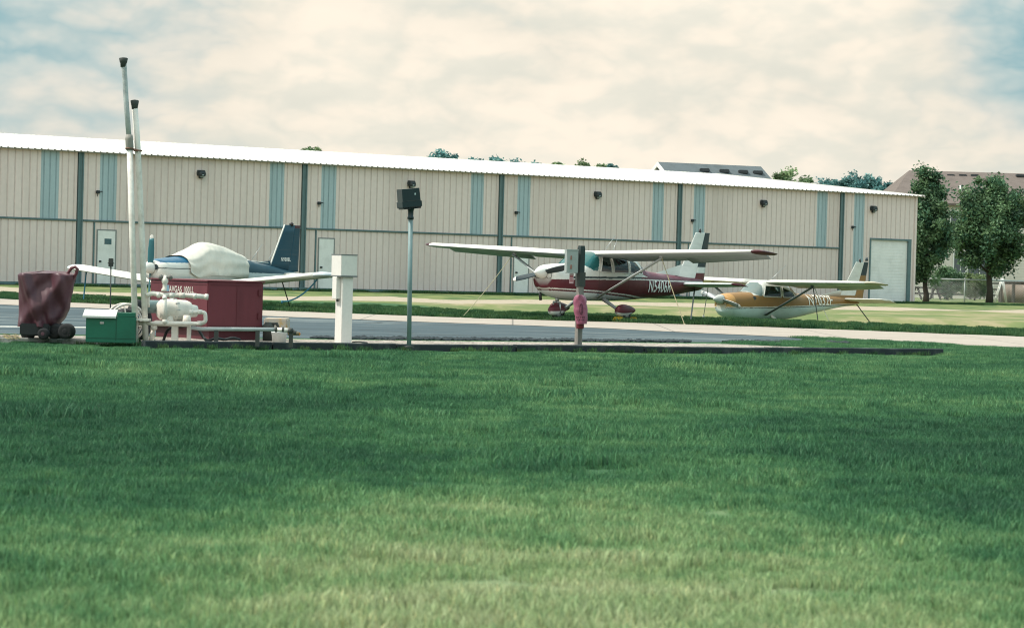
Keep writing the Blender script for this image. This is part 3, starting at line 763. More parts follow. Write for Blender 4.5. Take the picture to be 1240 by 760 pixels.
tree('shade_tree', 'tall narrow dark green tree against the corner of the hangar', (b1.x, b1.y, 0), 172 * k, 32 * k, 14 * k, LEAF_A, 5, 'column', 230, 130, .105, trunk_r=.17, cl=.27)
b2 = G(1198, 366.5); k = b2.y / F_PX
tree('shade_tree', 'broad round dark green tree on a bare trunk in front of the brown roofed house', (b2.x, b2.y, 0), 158 * k, 53 * k, 27 * k, LEAF_A, 8, 'round', 300, 150, .11, trunk_r=.2, cl=.22)
b3 = G(1147, 363); k = b3.y / F_PX
tree('round_shrub', 'dark rounded shrub behind the chain link fence between the two trees', (b3.x, b3.y, 0), 39 * k, 20 * k, 5 * k, LEAF_A, 12, 'round', 120, 150, .08, cat='shrub', trunk_r=.08, cl=.35)
b4 = G(1180, 363.5); k = b4.y / F_PX
tree('loose_shrub', 'pale loose yellow green shrub beside the trunk of the round tree', (b4.x, b4.y, 0), 33 * k, 18 * k, 2 * k, LEAF_B, 13, 'round', 100, 110, .085, cat='shrub', trunk_r=.06, cl=.4)
b5 = G(1238, 364.5); k = b5.y / F_PX
tree('round_shrub', 'small dark shrub in front of the pool wall at the picture edge', (b5.x, b5.y, 0), 15 * k, 9 * k, 1 * k, LEAF_A, 14, 'round', 22, 45, .1, cat='shrub', trunk_r=.04, cl=.4)
# trees far beyond the hangar, only their tops clear the roof: (px, py top, half width px, distance, leaf, label)
FAR = [(372, 178, 8, 330, 1, 'small far treetop above the roof left of the lamp pole'), (384, 179, 7, 340, 1, 'lower far treetop beside the first one left of the lamp pole'),
       (534, 182, 13, 330, 0, 'blue green far treetop above the roof just right of the lamp pole'), (546, 185, 9, 345, 0, 'sloping shoulder of far foliage right of the blue green treetop'),
       (574, 189, 10, 340, 0, 'low far treetop in the gap between two rounder treetops'), (601, 187, 10, 335, 0, 'rounded far treetop above the middle hangar post'), (627, 192, 15, 345, 0, 'long low far treetop above the third hangar bay'),
       (650, 195, 8, 350, 0, 'flat far treetop right of the middle hangar post'), (675, 195, 7, 335, 1, 'small round far treetop above the wall lamp'), (707, 195, 9, 340, 1, 'rounded far treetop right of the wall lamp'), (728, 198, 6, 345, 1, 'tiny far treetop left of the pair near the grey roof'), (739, 198, 8, 350, 0, 'far treetop nearest to the grey house roof on its left')]
for i, (px, py, hw, D, lf, lab) in enumerate(FAR):
    p = P(px, py + .5, D); r = hw * D / F_PX
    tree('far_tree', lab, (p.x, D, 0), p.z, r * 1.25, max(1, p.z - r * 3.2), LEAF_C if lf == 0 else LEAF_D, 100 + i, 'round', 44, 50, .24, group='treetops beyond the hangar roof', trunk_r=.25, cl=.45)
p = P(948, 199, 230); tree('leafy_tree', 'bright green tree behind the hangar beside the grey house roof', (p.x, 230, 0), p.z, 22 * 230 / F_PX, 3, LEAF_D, 131, 'round', 150, 110, .15, trunk_r=.2, cl=.35)
p = P(972, 203, 236); tree('leafy_tree', 'second bright green tree sloping down towards the wooded hill', (p.x, 236, 0), p.z, 17 * 236 / F_PX, 3, LEAF_D, 132, 'round', 130, 110, .15, trunk_r=.2, cl=.38)
HILLZ = 11.0
mb = MB(); hx = P(1040, 260, 520).x; rings = []
for i in range(9):
    a = i / 8 * math.pi / 2; rings.append([(hx + 70 * math.cos(a) * math.cos(q / 32 * 6.283), 560 + 75 * math.cos(a) * math.sin(q / 32 * 6.283), -1 + (HILLZ + 1) * math.sin(a)) for q in range(32)])
mb.loft(rings, 0, True); tag(mb.build('hill', mat('wooded hill ground', (.03, .06, .05, 1), .95)), kind='structure')
def hillz(x, y):
    q = ((x - hx) / 70) ** 2 + ((y - 560) / 75) ** 2; return -1 + (HILLZ + 1) * math.sqrt(max(0, 1 - q))
HL = [(993, 212, 14), (1008, 210, 12), (1020, 211, 10), (1032, 206.5, 12), (1046, 206, 13), (1058, 209, 10), (1069, 213, 11), (1079, 218, 10), (1000, 216, 12), (1040, 212, 12), (1065, 217, 11)]
HLAB = ['first hazy blue green tree at the low end of the wooded rise', 'second hazy tree from the low end of the wooded rise', 'hazy tree in the slight dip of the wooded rise', 'tall hazy tree on the crest of the wooded rise', 'tallest hazy tree on the crest of the wooded rise',
        'hazy tree just past the crest of the wooded rise', 'hazy tree on the falling side of the wooded rise', 'last hazy tree of the wooded rise beside the brown roof', 'lower hazy tree in front at the low end of the rise', 'lower hazy tree in front of the crest of the rise', 'lower hazy tree in front near the brown roof']
for i, (px, py, hw) in enumerate(HL):
    D = 515 if i < 8 else 502; p = P(px, py, D); z = max(0, hillz(p.x, D)) - .3; r = hw * D / F_PX
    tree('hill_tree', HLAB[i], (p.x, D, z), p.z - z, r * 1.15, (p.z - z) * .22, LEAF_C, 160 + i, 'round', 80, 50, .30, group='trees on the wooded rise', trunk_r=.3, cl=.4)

# ------------------------------------------------------------------ houses
shing = mat('brown shingles', (.155, .122, .108, 1), .9, dirt=.4, scale=1.5); shing2 = mat('slate grey shingles', (.105, .125, .135, 1), .9, dirt=.4, scale=1.5)
siding = mat('cream siding', (.70, .63, .56, 1), .7, dirt=.2); trimw = mat('white house trim', (.78, .76, .72, 1), .5, dirt=.15); pane = mat('dark window pane', (.05, .08, .10, 1), .06, spec=.8); ventm = mat('dark roof vent', (.05, .055, .06, 1), .7)
D = 190.0; k = D / F_PX
xl = P(1082, 246, D).x; xr = xl + 22; ze = P(1180, 247, D).z; zr = P(1180, 208.5, D + 6).z; xrl = P(1101, 208, D + 6).x
house = thing('house', (xl, D, 0), 'cream two storey house with a wide brown shingled roof behind the dark green trees', 'house')
o3 = Vector((xl, D, 0))
mb = MB(); yy = 0
n = int(ze / .2)
for i in range(n):
    z0, z1 = ze * i / n, ze * (i + 1) / n
    mb.add([(xl, D - .02, z0), (xr, D - .02, z0), (xr, D, z1), (xl, D, z1)], [(0, 1, 2, 3)])
mb.box((xl, D + .01, 0), (xr, D + 12, ze)); mb.build('wall', siding, house, o3)
mb = MB(); ov = .5; A, B_, C_, D_ = (xl - ov, D - ov, ze), (xr + ov, D - ov, ze), (xr + ov, D + 12 + ov, ze), (xl - ov, D + 12 + ov, ze); R1, R2 = (xrl, D + 6, zr), (xr - 3, D + 6, zr)
dn = lambda q: (q[0], q[1], q[2] - .16)
mb.add([A, B_, C_, D_, R1, R2], [(0, 1, 5, 4), (1, 2, 5), (2, 3, 4, 5), (3, 0, 4)]); mb.add([A, B_, C_, D_, dn(A), dn(B_), dn(C_), dn(D_)], [(0, 4, 5, 1), (1, 5, 6, 2), (2, 6, 7, 3), (3, 7, 4, 0), (4, 7, 6, 5)])
rf = mb.build('roof', shing, house, o3)
for px in (1151, 1165.5, 1180, 1235):
    q = P(px, 211.5, D + 5.4); MB().bbox((q.x - .32, D + 5.1, q.z - .2), (q.x + .32, D + 5.7, q.z + .02), .05).build('vent', ventm, rf, o3)
q = P(1163, 233, D + 2); MB().tube([(q.x, q.y, q.z - .6), (q.x, q.y, q.z + .55)], .08, 8).build('vent_pipe', trimw, rf, o3)
for px, py, ww, hh in ((1160, 268, 1.1, 1.5), (1182, 268, 1.1, 1.5), (1222, 272, 1.3, 1.5), (1163, 318, 1.0, 1.5), (1186, 330, 2.0, 2.1)):
    q = P(px, py, D); x0, x1, z0, z1 = q.x - ww / 2, q.x + ww / 2, q.z - hh / 2, q.z + hh / 2
    f = MB().box((x0 - .1, D - .09, z0 - .1), (x0, D - .025, z1 + .1)).box((x1, D - .09, z0 - .1), (x1 + .1, D - .025, z1 + .1)).box((x0, D - .09, z1), (x1, D - .025, z1 + .1)).box((x0, D - .09, z0 - .1), (x1, D - .025, z0)).box(((x0 + x1) / 2 - .03, D - .085, z0), ((x0 + x1) / 2 + .03, D - .03, z1)).build('window', trimw, house, o3)
    MB().box((x0, D - .06, z0), (x1, D - .035, z1)).build('pane', pane, f, o3).parent = f
# grey roofed house behind the hangar
D = 175.0; q0 = P(797, 198.5, D); ang = rad(20); d1 = Vector((math.cos(ang), math.sin(ang), 0)); d2 = Vector((math.sin(ang), -math.cos(ang), 0))
e = P(921, 205.5, D); Lr = (e.x - q0.x) / math.cos(ang) * 1.04
house2 = thing('house', (q0.x, D, 0), 'house behind the hangar showing only its slate grey roof and white gable tip', 'house')
o3 = Vector((q0.x, D, 0)); zr = q0.z; hw = 5.0; dr = 2.6
def hp(a, b, z): return Vector((q0.x, D, 0)) + d1 * a + d2 * b + Vector((0, 0, z))
mb = MB(); mb.loft([[hp(a, -hw, 0), hp(a, hw, 0), hp(a, hw, zr - dr), hp(a, 0, zr - .1), hp(a, -hw, zr - dr)] for a in (.35, Lr - .3)], 0, False); mb.build('wall', trimw, house2, o3)
mb = MB(); mb.loft([[hp(a, -hw - .4, zr - dr - .2), hp(a, 0, zr - .02), hp(a, hw + .4, zr - dr - .2), hp(a, hw + .4, zr - dr - .05), hp(a, 0, zr + .14), hp(a, -hw - .4, zr - dr - .05)] for a in (0, Lr)], 0, False)
rf = mb.build('roof', shing2, house2, o3)
mb = MB()
for s_ in (-1, 1): mb.loft([[hp(a, 0, zr - .18), hp(a, 0, zr + .12), hp(a, s_ * (hw + .4), zr - dr - .07), hp(a, s_ * (hw + .4), zr - dr - .36)] for a in (-.1, -.01)], 0, False)
mb.build('barge_board', trimw, house2, o3)
for px in (846, 870, 893, 911):
    u_ = (P(px, 202, D).x - q0.x) / math.cos(ang) * 1.03; c = hp(u_, 1.0, zr - dr / hw + .16); MB().bbox((c.x - .35, c.y - .3, c.z - .12), (c.x + .35, c.y + .3, c.z + .14), .05).build('vent', ventm, rf, o3)

# ------------------------------------------------------------------ back yard by the houses
galv = mat('galvanised fence steel', (.55, .56, .55, 1), .4, metal=.3, dirt=.2)
pa, pb = G(1104, 364.2), G(1250, 367.5); k = pa.y / F_PX; fh = 27.5 * k
fence = thing('chain_link_fence', (pa.x, pa.y, 0), 'low chain link fence with a pale top rail between the hangar and the pool', 'fence'); d = pb - pa; L = d.length; d.normalize()
fp = lambda s_, z: pa + d * s_ + Vector((0, 0, z))
MB().tube([fp(0, fh), fp(L, fh)], .045, 8).build('top_rail', galv, fence, pa)
for px in (1110, 1159, 1209.5, 1247):
    s_ = (G(px, 365).x - pa.x) / d.x; MB().tube([fp(s_, -.1), fp(s_, fh + .06)], .045, 8).lathe(fp(s_, fh + .04), (0, 0, 1), [(0, .06), (.04, .055), (.08, .0)], 8).build('post', galv, fence, pa)
mb = MB(); s_ = 0.0; st = .13
while s_ < L:
    for sg in (1, -1):
        a0, a1 = s_, s_ + sg * fh * .8
        n_ = 1; z1 = fh
        if a1 < 0: z1 = fh * a0 / (a0 - a1); a1 = 0
        if a1 > L: z1 = fh * (L - a0) / (a1 - a0); a1 = L
        a_, b_ = fp(a0, .02), fp(a1, z1); mb.tube([a_, b_], .0035, 3, smooth=False, cap=False)
    s_ += st
mb.build('wire_mesh', galv, fence, pa)
woodd = mat('dark weathered wood', (.075, .06, .055, 1), .9, dirt=.4, bump=.3); woodg = mat('grey weathered wood', (.20, .175, .16, 1), .9, dirt=.4)
# picnic table, half hidden by the hangar corner
c = G(1121, 362.5); pt = thing('picnic_table', (c.x, c.y, 0), 'dark wooden picnic table in the yard at the hangar corner', 'picnic table', rz=rad(20))
MB().bbox((-1.1, -.4, .74), (1.1, .4, .80), .01).build('tabletop', woodd, pt)
for s_ in (-1, 1): MB().bbox((-1.1, s_ * .75 - .14, .42), (1.1, s_ * .75 + .14, .47), .01).build('bench', woodd, pt)
for s_ in (-1, 1):
    m_ = MB()
    for r_ in (-1, 1): m_.loft([[(s_ * .75 - .05, r_ * .75 - .06, 0), (s_ * .75 + .05, r_ * .75 - .06, 0), (s_ * .75 + .05, r_ * .75 + .06, 0), (s_ * .75 - .05, r_ * .75 + .06, 0)], [(s_ * .75 - .05, r_ * .2 - .06, .74), (s_ * .75 + .05, r_ * .2 - .06, .74), (s_ * .75 + .05, r_ * .2 + .06, .74), (s_ * .75 - .05, r_ * .2 + .06, .74)]], 0, False)
    m_.box((s_ * .75 - .1, -.85, .36), (s_ * .75 - .05, .85, .42)); m_.build('leg_frame', woodd, pt)
# rail fence further back
ra, rb_ = G(1106, 360.8), G(1242, 364.2); rf_ = thing('rail_fence', (ra.x, ra.y, 0), 'grey wooden rail fence behind the shrubs and the chain link fence', 'fence'); d = rb_ - ra; L = d.length; d.normalize()
for i in range(7): q = ra + d * (L * i / 6); MB().bbox((q.x - .08, q.y - .08, -.1), (q.x + .08, q.y + .08, 1.45), .015).build('post', woodg, rf_, ra)
for z in (.35, .8, 1.25): MB().loft([[ra + Vector((0, .09, z - .07)), ra + Vector((0, .13, z - .07)), ra + Vector((0, .13, z + .07)), ra + Vector((0, .09, z + .07))], [rb_ + Vector((0, .09, z - .07)), rb_ + Vector((0, .13, z - .07)), rb_ + Vector((0, .13, z + .07)), rb_ + Vector((0, .09, z + .07))]], 0, False).build('rail', woodg, rf_, ra)
# above ground pool
c = G(1217, 366.2); k = c.y / F_PX; R = 3.4; pc = Vector((c.x + R, c.y + 1.5, 0)); ph = 24.5 * k
pool = thing('pool', pc, 'tan above ground swimming pool at the edge of the yard behind the fence', 'pool')
MB().lathe((0, 0, 0), (0, 0, 1), [(0, R), (ph, R), (ph, R - .06), (.1, R - .06)], 48).build('wall', mat('tan pool wall', (.235, .185, .15, 1), .6), pool)
MB().torus((0, 0, ph), (0, 0, 1), R, .07, 48, 8).build('rim', woodd, pool)
for i in range(14): a = i / 14 * 6.283 + .1; MB().bbox((math.cos(a) * (R + .04) - .09, math.sin(a) * (R + .04) - .09, 0), (math.cos(a) * (R + .04) + .09, math.sin(a) * (R + .04) + .09, ph - .05), .02).build('upright', woodg, pool)
MB().lathe((0, 0, ph - .25), (0, 0, 1), [(0, R - .07), (.02, R - .07)], 48).build('water', mat('pool water', (.08, .25, .30, 1), .05), pool)
a0 = G(1208, 366.0); lad = thing('pool_ladder', (a0.x, a0.y, 0), 'white folding ladder leaning against the tan pool', 'ladder'); k = a0.y / F_PX; lh = 29 * k
for s_ in (0, .45):
    MB().tube([(-.15, s_, 0), (.30, s_, lh)], .04, 8).build('rail', trimw, lad); MB().tube([(.62, s_, 0), (.32, s_, lh)], .04, 8).build('rail', trimw, lad)
for i in range(1, 5): q = i / 5; MB().bbox((-.15 + .45 * q - .06, 0, lh * q - .02), (-.15 + .45 * q + .06, .45, lh * q + .02), .008).build('step', trimw, lad)
# ------------------------------------------------------------------ aircraft
PAINT = paint_mat('aircraft paint', .42, .22, .25); PAINT_OLD = paint_mat('faded aircraft paint', .5, .45, .25)
GLASS = glass_mat('tinted cabin glass', (.68, .82, .81, 1), .02, .04); SHADE_GLASS = glass_mat('teal windshield', (.10, .42, .42, 1), .03, .45)
HAZY = glass_mat('sun bleached windshield', (.62, .64, .60, 1), .1, .5)
RUBBER = mat('tyre rubber', (.018, .018, .02, 1), .85); METAL = mat('bare metal', (.42, .43, .43, 1), .35, metal=.7); BLACKP = mat('black blade paint', (.016, .028, .034, 1), .35)
SEAT = mat('cabin upholstery', (.06, .075, .08, 1), .9); DARKG = mat('dark strut paint', (.085, .10, .11, 1), .4)
def naca(x, t): return 5 * t * (.2969 * math.sqrt(max(x, 0)) - .126 * x - .3516 * x * x + .2843 * x ** 3 - .1015 * x ** 4)
def foil_ring(le, chord, th, f0, f1, up, camb=1.0, n=12, inc=0.0, droop=0.0):
    """section from fraction f0 to f1 of the chord (x runs aft), thickness along 'up'"""
    le = Vector(le); up = Vector(up); us = []
    for i in range(n + 1):
        q = .5 - .5 * math.cos(math.pi * i / n) if f0 == 0 else i / n
        us.append(f0 + (f1 - f0) * q)
    dz = lambda x: up * (-chord * (x * inc + max(0, x - f0) * droop))
    ring = [le + Vector((-x * chord, 0, 0)) + dz(x) + up * (naca(x, th) * chord * (1 + .35 * camb)) for x in us]
    ring += [le + Vector((-x * chord, 0, 0)) + dz(x) - up * (naca(x, th) * chord * (1 - .35 * camb)) for x in us[::-1]]
    return ring
def surf(name, secs, f0, f1, up, parent, m, paint, camb=1.0, n=12, sub=6, inc=0.0, droop=0.0):
    """lofted aerofoil surface; secs: (le, chord, thickness)"""
    rings = []
    for (a, ca, ta), (b, cb, tb_) in zip(secs, secs[1:]):
        for i in range(sub):
            t_ = i / sub; rings.append(foil_ring(Vector(a).lerp(Vector(b), t_), lerp(ca, cb, t_), lerp(ta, tb_, t_), f0, f1, up, camb, n, inc, droop))
    rings.append(foil_ring(*secs[-1], f0, f1, up, camb, n, inc, droop))
    return MB().loft(rings, 0, True).build(name, m, parent, paint=paint)

class Body:
    """fuselage: superellipse sections from a table of (x, z bottom, z top, half width, squareness)"""
    def __init__(s, tab): s.tab = tab; s.x0 = max(r[0] for r in tab); s.x1 = min(r[0] for r in tab)
    def sec(s, x): return interp(s.tab, x)
    def pt(s, x, a, off=0.0):
        zb, zt, hw, n = s.sec(x); c, q = math.cos(a), math.sin(a); zc, hz = (zb + zt) / 2, (zt - zb) / 2
        return Vector((x, math.copysign(abs(c) ** (2 / n), c) * (hw + off), zc + math.copysign(abs(q) ** (2 / n), q) * (hz + off)))
    def side(s, x, z):
        zb, zt, hw, n = s.sec(x); zc, hz = (zb + zt) / 2, (zt - zb) / 2
        u = min(.999, abs(z - zc) / max(hz, 1e-4)); return hw * (1 - u ** n) ** (1 / n)
def inside(poly, x, z):
    r = False; j = len(poly) - 1
    for i in range(len(poly)):
        (xi, zi), (xj, zj) = poly[i], poly[j]
        if (zi > z) != (zj > z) and x < (xj - xi) * (z - zi) / (zj - zi) + xi: r = not r
        j = i
    return r
def fuselage(body, windows, parent, paint, m, nx=300, na=300):
    """windows: list of (name, polygon (x,z), material); faces in a polygon become that pane. Frames follow the outline"""
    xs = [body.x0 + (body.x1 - body.x0) * i / nx for i in range(nx + 1)]
    def even_ring(x):
        q = [body.pt(x, -math.pi / 2 + math.pi * i / 360) for i in range(361)]; s_ = [0.0]      # half section, bottom to top
        for u, v in zip(q, q[1:]): s_.append(s_[-1] + (u - v).length)
        half = []; k = 0
        for j in range(na // 2 + 1):
            d = s_[-1] * j / (na // 2)
            while k < 359 and s_[k + 1] < d: k += 1
            half.append(q[k].lerp(q[k + 1], (d - s_[k]) / max(1e-9, s_[k + 1] - s_[k])))
        return half + [Vector((v.x, -v.y, v.z)) for v in half[-2:0:-1]]
    grid = [even_ring(x) for x in xs]
    meshes = {None: MB()}
    for i in range(len(windows)):
        for sd_ in (1, -1): meshes[(i, sd_)] = MB()
    idx = {}
    def put(key, i, j):
        mbx = meshes[key]; k = (key, i, j)
        if k not in idx: idx[k] = len(mbx.v); mbx.v.append(grid[i][j])
        return idx[k]
    for i in range(nx):
        for j in range(na):
            q = [(i, j), (i + 1, j), (i + 1, (j + 1) % na), (i, (j + 1) % na)]
            c = sum((grid[a][b] for a, b in q), Vector()) / 4; key = None
            for w_, (nm, poly, gm) in enumerate(windows):
                if inside(poly, c.x, c.z): key = (w_, 1 if (nm == 'windshield' or nm == 'rear_window' or c.y > 0) else -1); break
            mbx = meshes[key]; mbx.f.append([put(key, a, b) for a, b in q]); mbx.mi.append(0); mbx.sm.append(True)
    b0 = meshes[None]
    n0 = len(b0.v)
    for i in (0, nx):
        ids = [put(None, i, j) for j in range(na)]; b0.f.append(ids); b0.mi.append(0); b0.sm.append(False)
    ob = b0.build('fuselage', m, parent, paint=paint)
    for (w_, sd_), mbx in [(k, v) for k, v in meshes.items() if k is not None]:
        if not mbx.f: continue
        mbx.build(windows[w_][0], windows[w_][2], parent)
    return ob
def frame_tubes(body, poly, parent, m, r=.018, sides=(1, -1), name='window_frame'):
    for s_ in sides:
        mb = MB(); pts = []
        P2 = poly + [poly[0]]
        for (xa, za), (xb, zb) in zip(P2, P2[1:]):
            for i in range(8):
                x, z = lerp(xa, xb, i / 8), lerp(za, zb, i / 8); z = min(z, body.sec(x)[1] - .004); pts.append(Vector((x, s_ * (body.side(x, z) + .003), z)))
        pts.append(pts[0]); mb.tube(pts, r, 6, cap=False); mb.build(name, m, parent)
def letters(parent, body, txt, xc, zc, h, ws, m, side=1, bold=.02, shear=0.0):
    v, f, wd = text_shape(txt, h, ws, bold, cuts=2, shear=shear); mb = MB(); vs = []
    for a, b in v:
        # seen from port the nose points left, so text runs aft
        x = xc - (a - wd / 2) * side if side > 0 else xc + (a - wd / 2); z = zc + b - h / 2
        vs.append(Vector((x, side * (body.side(x, z) + .02), z)))
    mb.add(vs, f); return mb.build('registration', m, parent)
def prop(parent, hub, R, ang, bladem, tipm, spinm, hubr=.15, slen=.34, name='propeller'):
    """two blades across the x axis and a spinner"""
    hub = Vector(hub)
    pr = MB().lathe(hub, (1, 0, 0), [(-.06, .03), (-.06, .09), (.06, .09), (.06, .03)], 14).build(name, METAL, parent)
    MB().lathe(hub, (1, 0, 0), [(-.05, hubr * .98), (0, hubr), (slen * .3, hubr * .93), (slen * .6, hubr * .68), (slen * .85, hubr * .35), (slen * .97, hubr * .12), (slen, .003)], 24).build('spinner', spinm, pr)
    for k in (0, 1):
        a = ang + math.pi * k; d = Vector((0, math.cos(a), math.sin(a))); e_ = Vector((0, -math.sin(a), math.cos(a)))
        for nm, r0, r1, mm in (('blade', .1, R * .9, bladem), ('blade_tip', R * .9, R, tipm)):
            rings = []
            for i in range(11):
                q = i / 10; r = r0 + (r1 - r0) * q; u = r / R
                ch = lin([(0, .10), (.25, .15), (.55, .155), (.85, .125), (.96, .10), (1.0, .05)], u) / 2 * 1.15; tw = lin([(0, 1.0), (.3, .75), (1, .28)], u); th = lin([(0, .03), (.3, .018), (1, .006)], u)
                cdir = e_ * math.cos(tw) + Vector((1, 0, 0)) * math.sin(tw) * (1); nd = d.cross(cdir)
                rings.append([hub + d * r + cdir * ch * math.cos(b) + nd * th * math.sin(b) for b in [j * math.pi / 4 for j in range(8)]])
            MB().loft(rings, 0, True).build(nm, mm, pr)
    return pr
def wheel(parent, c, r, wd, axis=(0, 1, 0), nm='wheel'):
    c = Vector(c); a = Vector(axis)
    o = MB().lathe(c - a * wd / 2, a, [(0, r * .55), (0, r * .86), (wd * .18, r * .98), (wd * .5, r), (wd * .82, r * .98), (wd, r * .86), (wd, r * .55)], 26).build(nm, RUBBER, parent)
    MB().lathe(c - a * wd * .52, a, [(0, .02), (0, r * .3), (.02, r * .52), (wd * .5, r * .56), (wd * 1.02 - .0, r * .52), (wd * 1.04, r * .3), (wd * 1.04, .02)], 18).build('hub', METAL, o)
    return o
def pant(parent, c, L, h, wd, paint, m):
    """streamlined wheel fairing"""
    rings = []
    for i in range(29):
        u = i / 28; x = c[0] + L * (.42 - u); k = (math.sin(math.pi * u ** .62)) ** .62 if 0 < u < 1 else .02
        rings.append([(x, c[1] + math.cos(a) * wd / 2 * k, c[2] + h * .09 * (u - .4) + (math.sin(a) * h / 2 * k if math.sin(a) > 0 else math.sin(a) * h * .42 * k)) for a in [j * math.pi / 12 for j in range(24)]])
    return MB().loft(rings, 0, True).build('wheel_pant', m, parent, paint=paint)
def axes_frame(loc, heading):
    """heading: angle by which the nose is turned from straight left towards the viewer"""
    return loc, math.pi + heading

MAROON = (.098, .014, .022, 1); WHITE = (.66, .645, .60, 1); BLK = (.022, .036, .042, 1); PLUM = (.155, .035, .055, 1); GOLD = (.25, .13, .042, 1); OLDW = (.58, .565, .52, 1)
NAVY = (.016, .060, .088, 1); BLUE = (.022, .115, .205, 1)

def high_wing(name, label, loc, heading, P_):
    root = thing(name, loc, label, 'airplane', P_.get('group'), rz=math.pi + heading)
    B = Body(P_['tab']); m = P_['mat']; pw = P_['paint']
    fuselage(B, P_['windows'], root, lambda v: pw('body', v), m)
    fm = mat(P_['name'] + ' window frame', P_.get('framec', WHITE), .45, dirt=.2)
    for nm, poly, gm in P_['windows']:
        if nm == 'windshield':
            ws = poly
            frame_tubes(B, [q for q in poly], root, fm, .014) if P_.get('wsframe') else None
        else: frame_tubes(B, poly, root, fm, .017)
    # cabin inside
    fl, s0 = P_['floor'], P_['seat_x']
    cab = MB().box((s0 - .8, -.40, fl - .04), (s0 + .85, .40, fl)).build('cabin_floor', SEAT, root)
    MB().bbox((s0 + .78, -.48, fl), (s0 + .95, .48, P_['sill'] + .02), .03).build('instrument_panel', SEAT, root)
    for y in (-.25, .25):
        st = MB().bbox((s0 - .25, y - .2, fl + .1), (s0 + .25, y + .2, fl + .32), .05).bbox((s0 - .34, y - .2, fl + .28), (s0 - .2, y + .2, P_['sill'] + .20), .05).build('seat', SEAT, root)
    # wings
    W = P_['wing']
    for sd_ in (1, -1):
        secs = [((x, sd_ * y, z), c, th) for x, y, z, c, th in W['secs']]
        wp = lambda v: pw('wing', v)
        i_f = W['flap_to']
        def sec_at(y):
            for (a, b) in zip(W['secs'], W['secs'][1:]):
                if a[1] <= y <= b[1]:
                    q = (y - a[1]) / (b[1] - a[1]); return ((lerp(a[0], b[0], q), sd_ * y, lerp(a[2], b[2], q)), lerp(a[3], b[3], q), lerp(a[4], b[4], q))
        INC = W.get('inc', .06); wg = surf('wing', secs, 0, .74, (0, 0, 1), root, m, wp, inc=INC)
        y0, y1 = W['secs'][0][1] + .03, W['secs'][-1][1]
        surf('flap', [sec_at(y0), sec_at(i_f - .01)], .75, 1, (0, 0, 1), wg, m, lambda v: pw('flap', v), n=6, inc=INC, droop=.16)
        surf('aileron', [sec_at(i_f + .01), sec_at(y1 - .06)], .75, 1, (0, 0, 1), wg, m, lambda v: pw('flap', v), n=6, inc=INC, droop=W.get('adroop', .34))
        # tip: rounded, drooping trailing corner
        (lx, ly, lz), c, th = sec_at(y1); tl = W['tip']; rings = []
        for i in range(9):
            u = i / 8; k = math.sqrt(max(0, 1 - u * u)) ** .8 if u < 1 else 0.02; cc = c * lerp(1, .62, u ** 2)
            rings.append(foil_ring((lx - c * .16 * u * u, sd_ * (y1 + tl * u), lz + .02 * u), cc, th * max(k, .08), 0, 1, (0, 0, 1), inc=INC))
        MB().loft(rings, 0, True).build('wing_tip', m, wg, paint=lambda v: pw('tip', v))
        # strut
        a, b = P_['strut']; a = Vector((a[0], sd_ * a[1], a[2])); b = Vector((b[0], sd_ * b[1], b[2])); d = (b - a).normalized(); ch = Vector((1, 0, 0)) - d * d.x; ch.normalize(); nn = d.cross(ch)
        MB().loft([[q + ch * .075 * math.cos(t_) + nn * .026 * math.sin(t_) for t_ in [j * math.pi / 8 for j in range(16)]] for q in (a, a.lerp(b, .5), b)], 0, True).build('wing_strut', P_['strutm'], root)
        for q in (a, b): pass
        MB().lathe(Vector((b.x, b.y - sd_ * .03, b.z - .01)), (0, 0, 1), [(0, .05), (.09, .06), (.1, 0)], 8).build('strut_fitting', P_['strutm'], root)
    # tail
    T = P_['tail']
    for sd_ in (1, -1):
        s2 = [((x, sd_ * y, z), c, .09) for x, y, z, c in T['stab']]
        sb = surf('stabilizer', s2, 0, .58, (0, 0, 1), root, m, lambda v: pw('stab', v), camb=0, sub=40, inc=T.get('inc', .05))
        surf('elevator', [(p_, c, .09) for p_, c, _ in s2], .59, 1, (0, 0, 1), sb, m, lambda v: pw('elev', v), camb=0, n=6, sub=40, inc=T.get('inc', .05), droop=T.get('droop', .2))
    s3 = [((x, 0, z), c, .075) for x, z, c in T['fin']]
    surf('fin', s3, 0, .62, (0, 1, 0), root, m, lambda v: pw('fin', v), camb=0, sub=40)
    surf('rudder', s3, .63, 1, (0, 1, 0), root, m, lambda v: pw('rudder', v), camb=0, n=6, sub=50)
    x0, z0, x1, z1, x2, z2 = T['dorsal']
    MB().loft([[(lerp(x0, x2, i / 10), 0, lerp(z0, z2, i / 10)), (lerp(x0, x1, i / 10), .02, lerp(z0, z1, i / 10) + .0), (lerp(x0, x1, i / 10), -.02, lerp(z0, z1, i / 10))] for i in range(11)], 0, False).build('dorsal_fin', m, root, paint=lambda v: pw('fin', v))
    tf = T['fin'][-1]
    MB().lathe((tf[0] - tf[2] * .3, 0, tf[1] + .0), (0, 0, 1), [(-.02, .035), (.05, .04), (.06, .034), (.10, .03), (.12, .0)], 12).build('beacon', mat('dark red beacon', (.03, .022, .022, 1), .3), root)
    # undercarriage
    g = P_['gear']
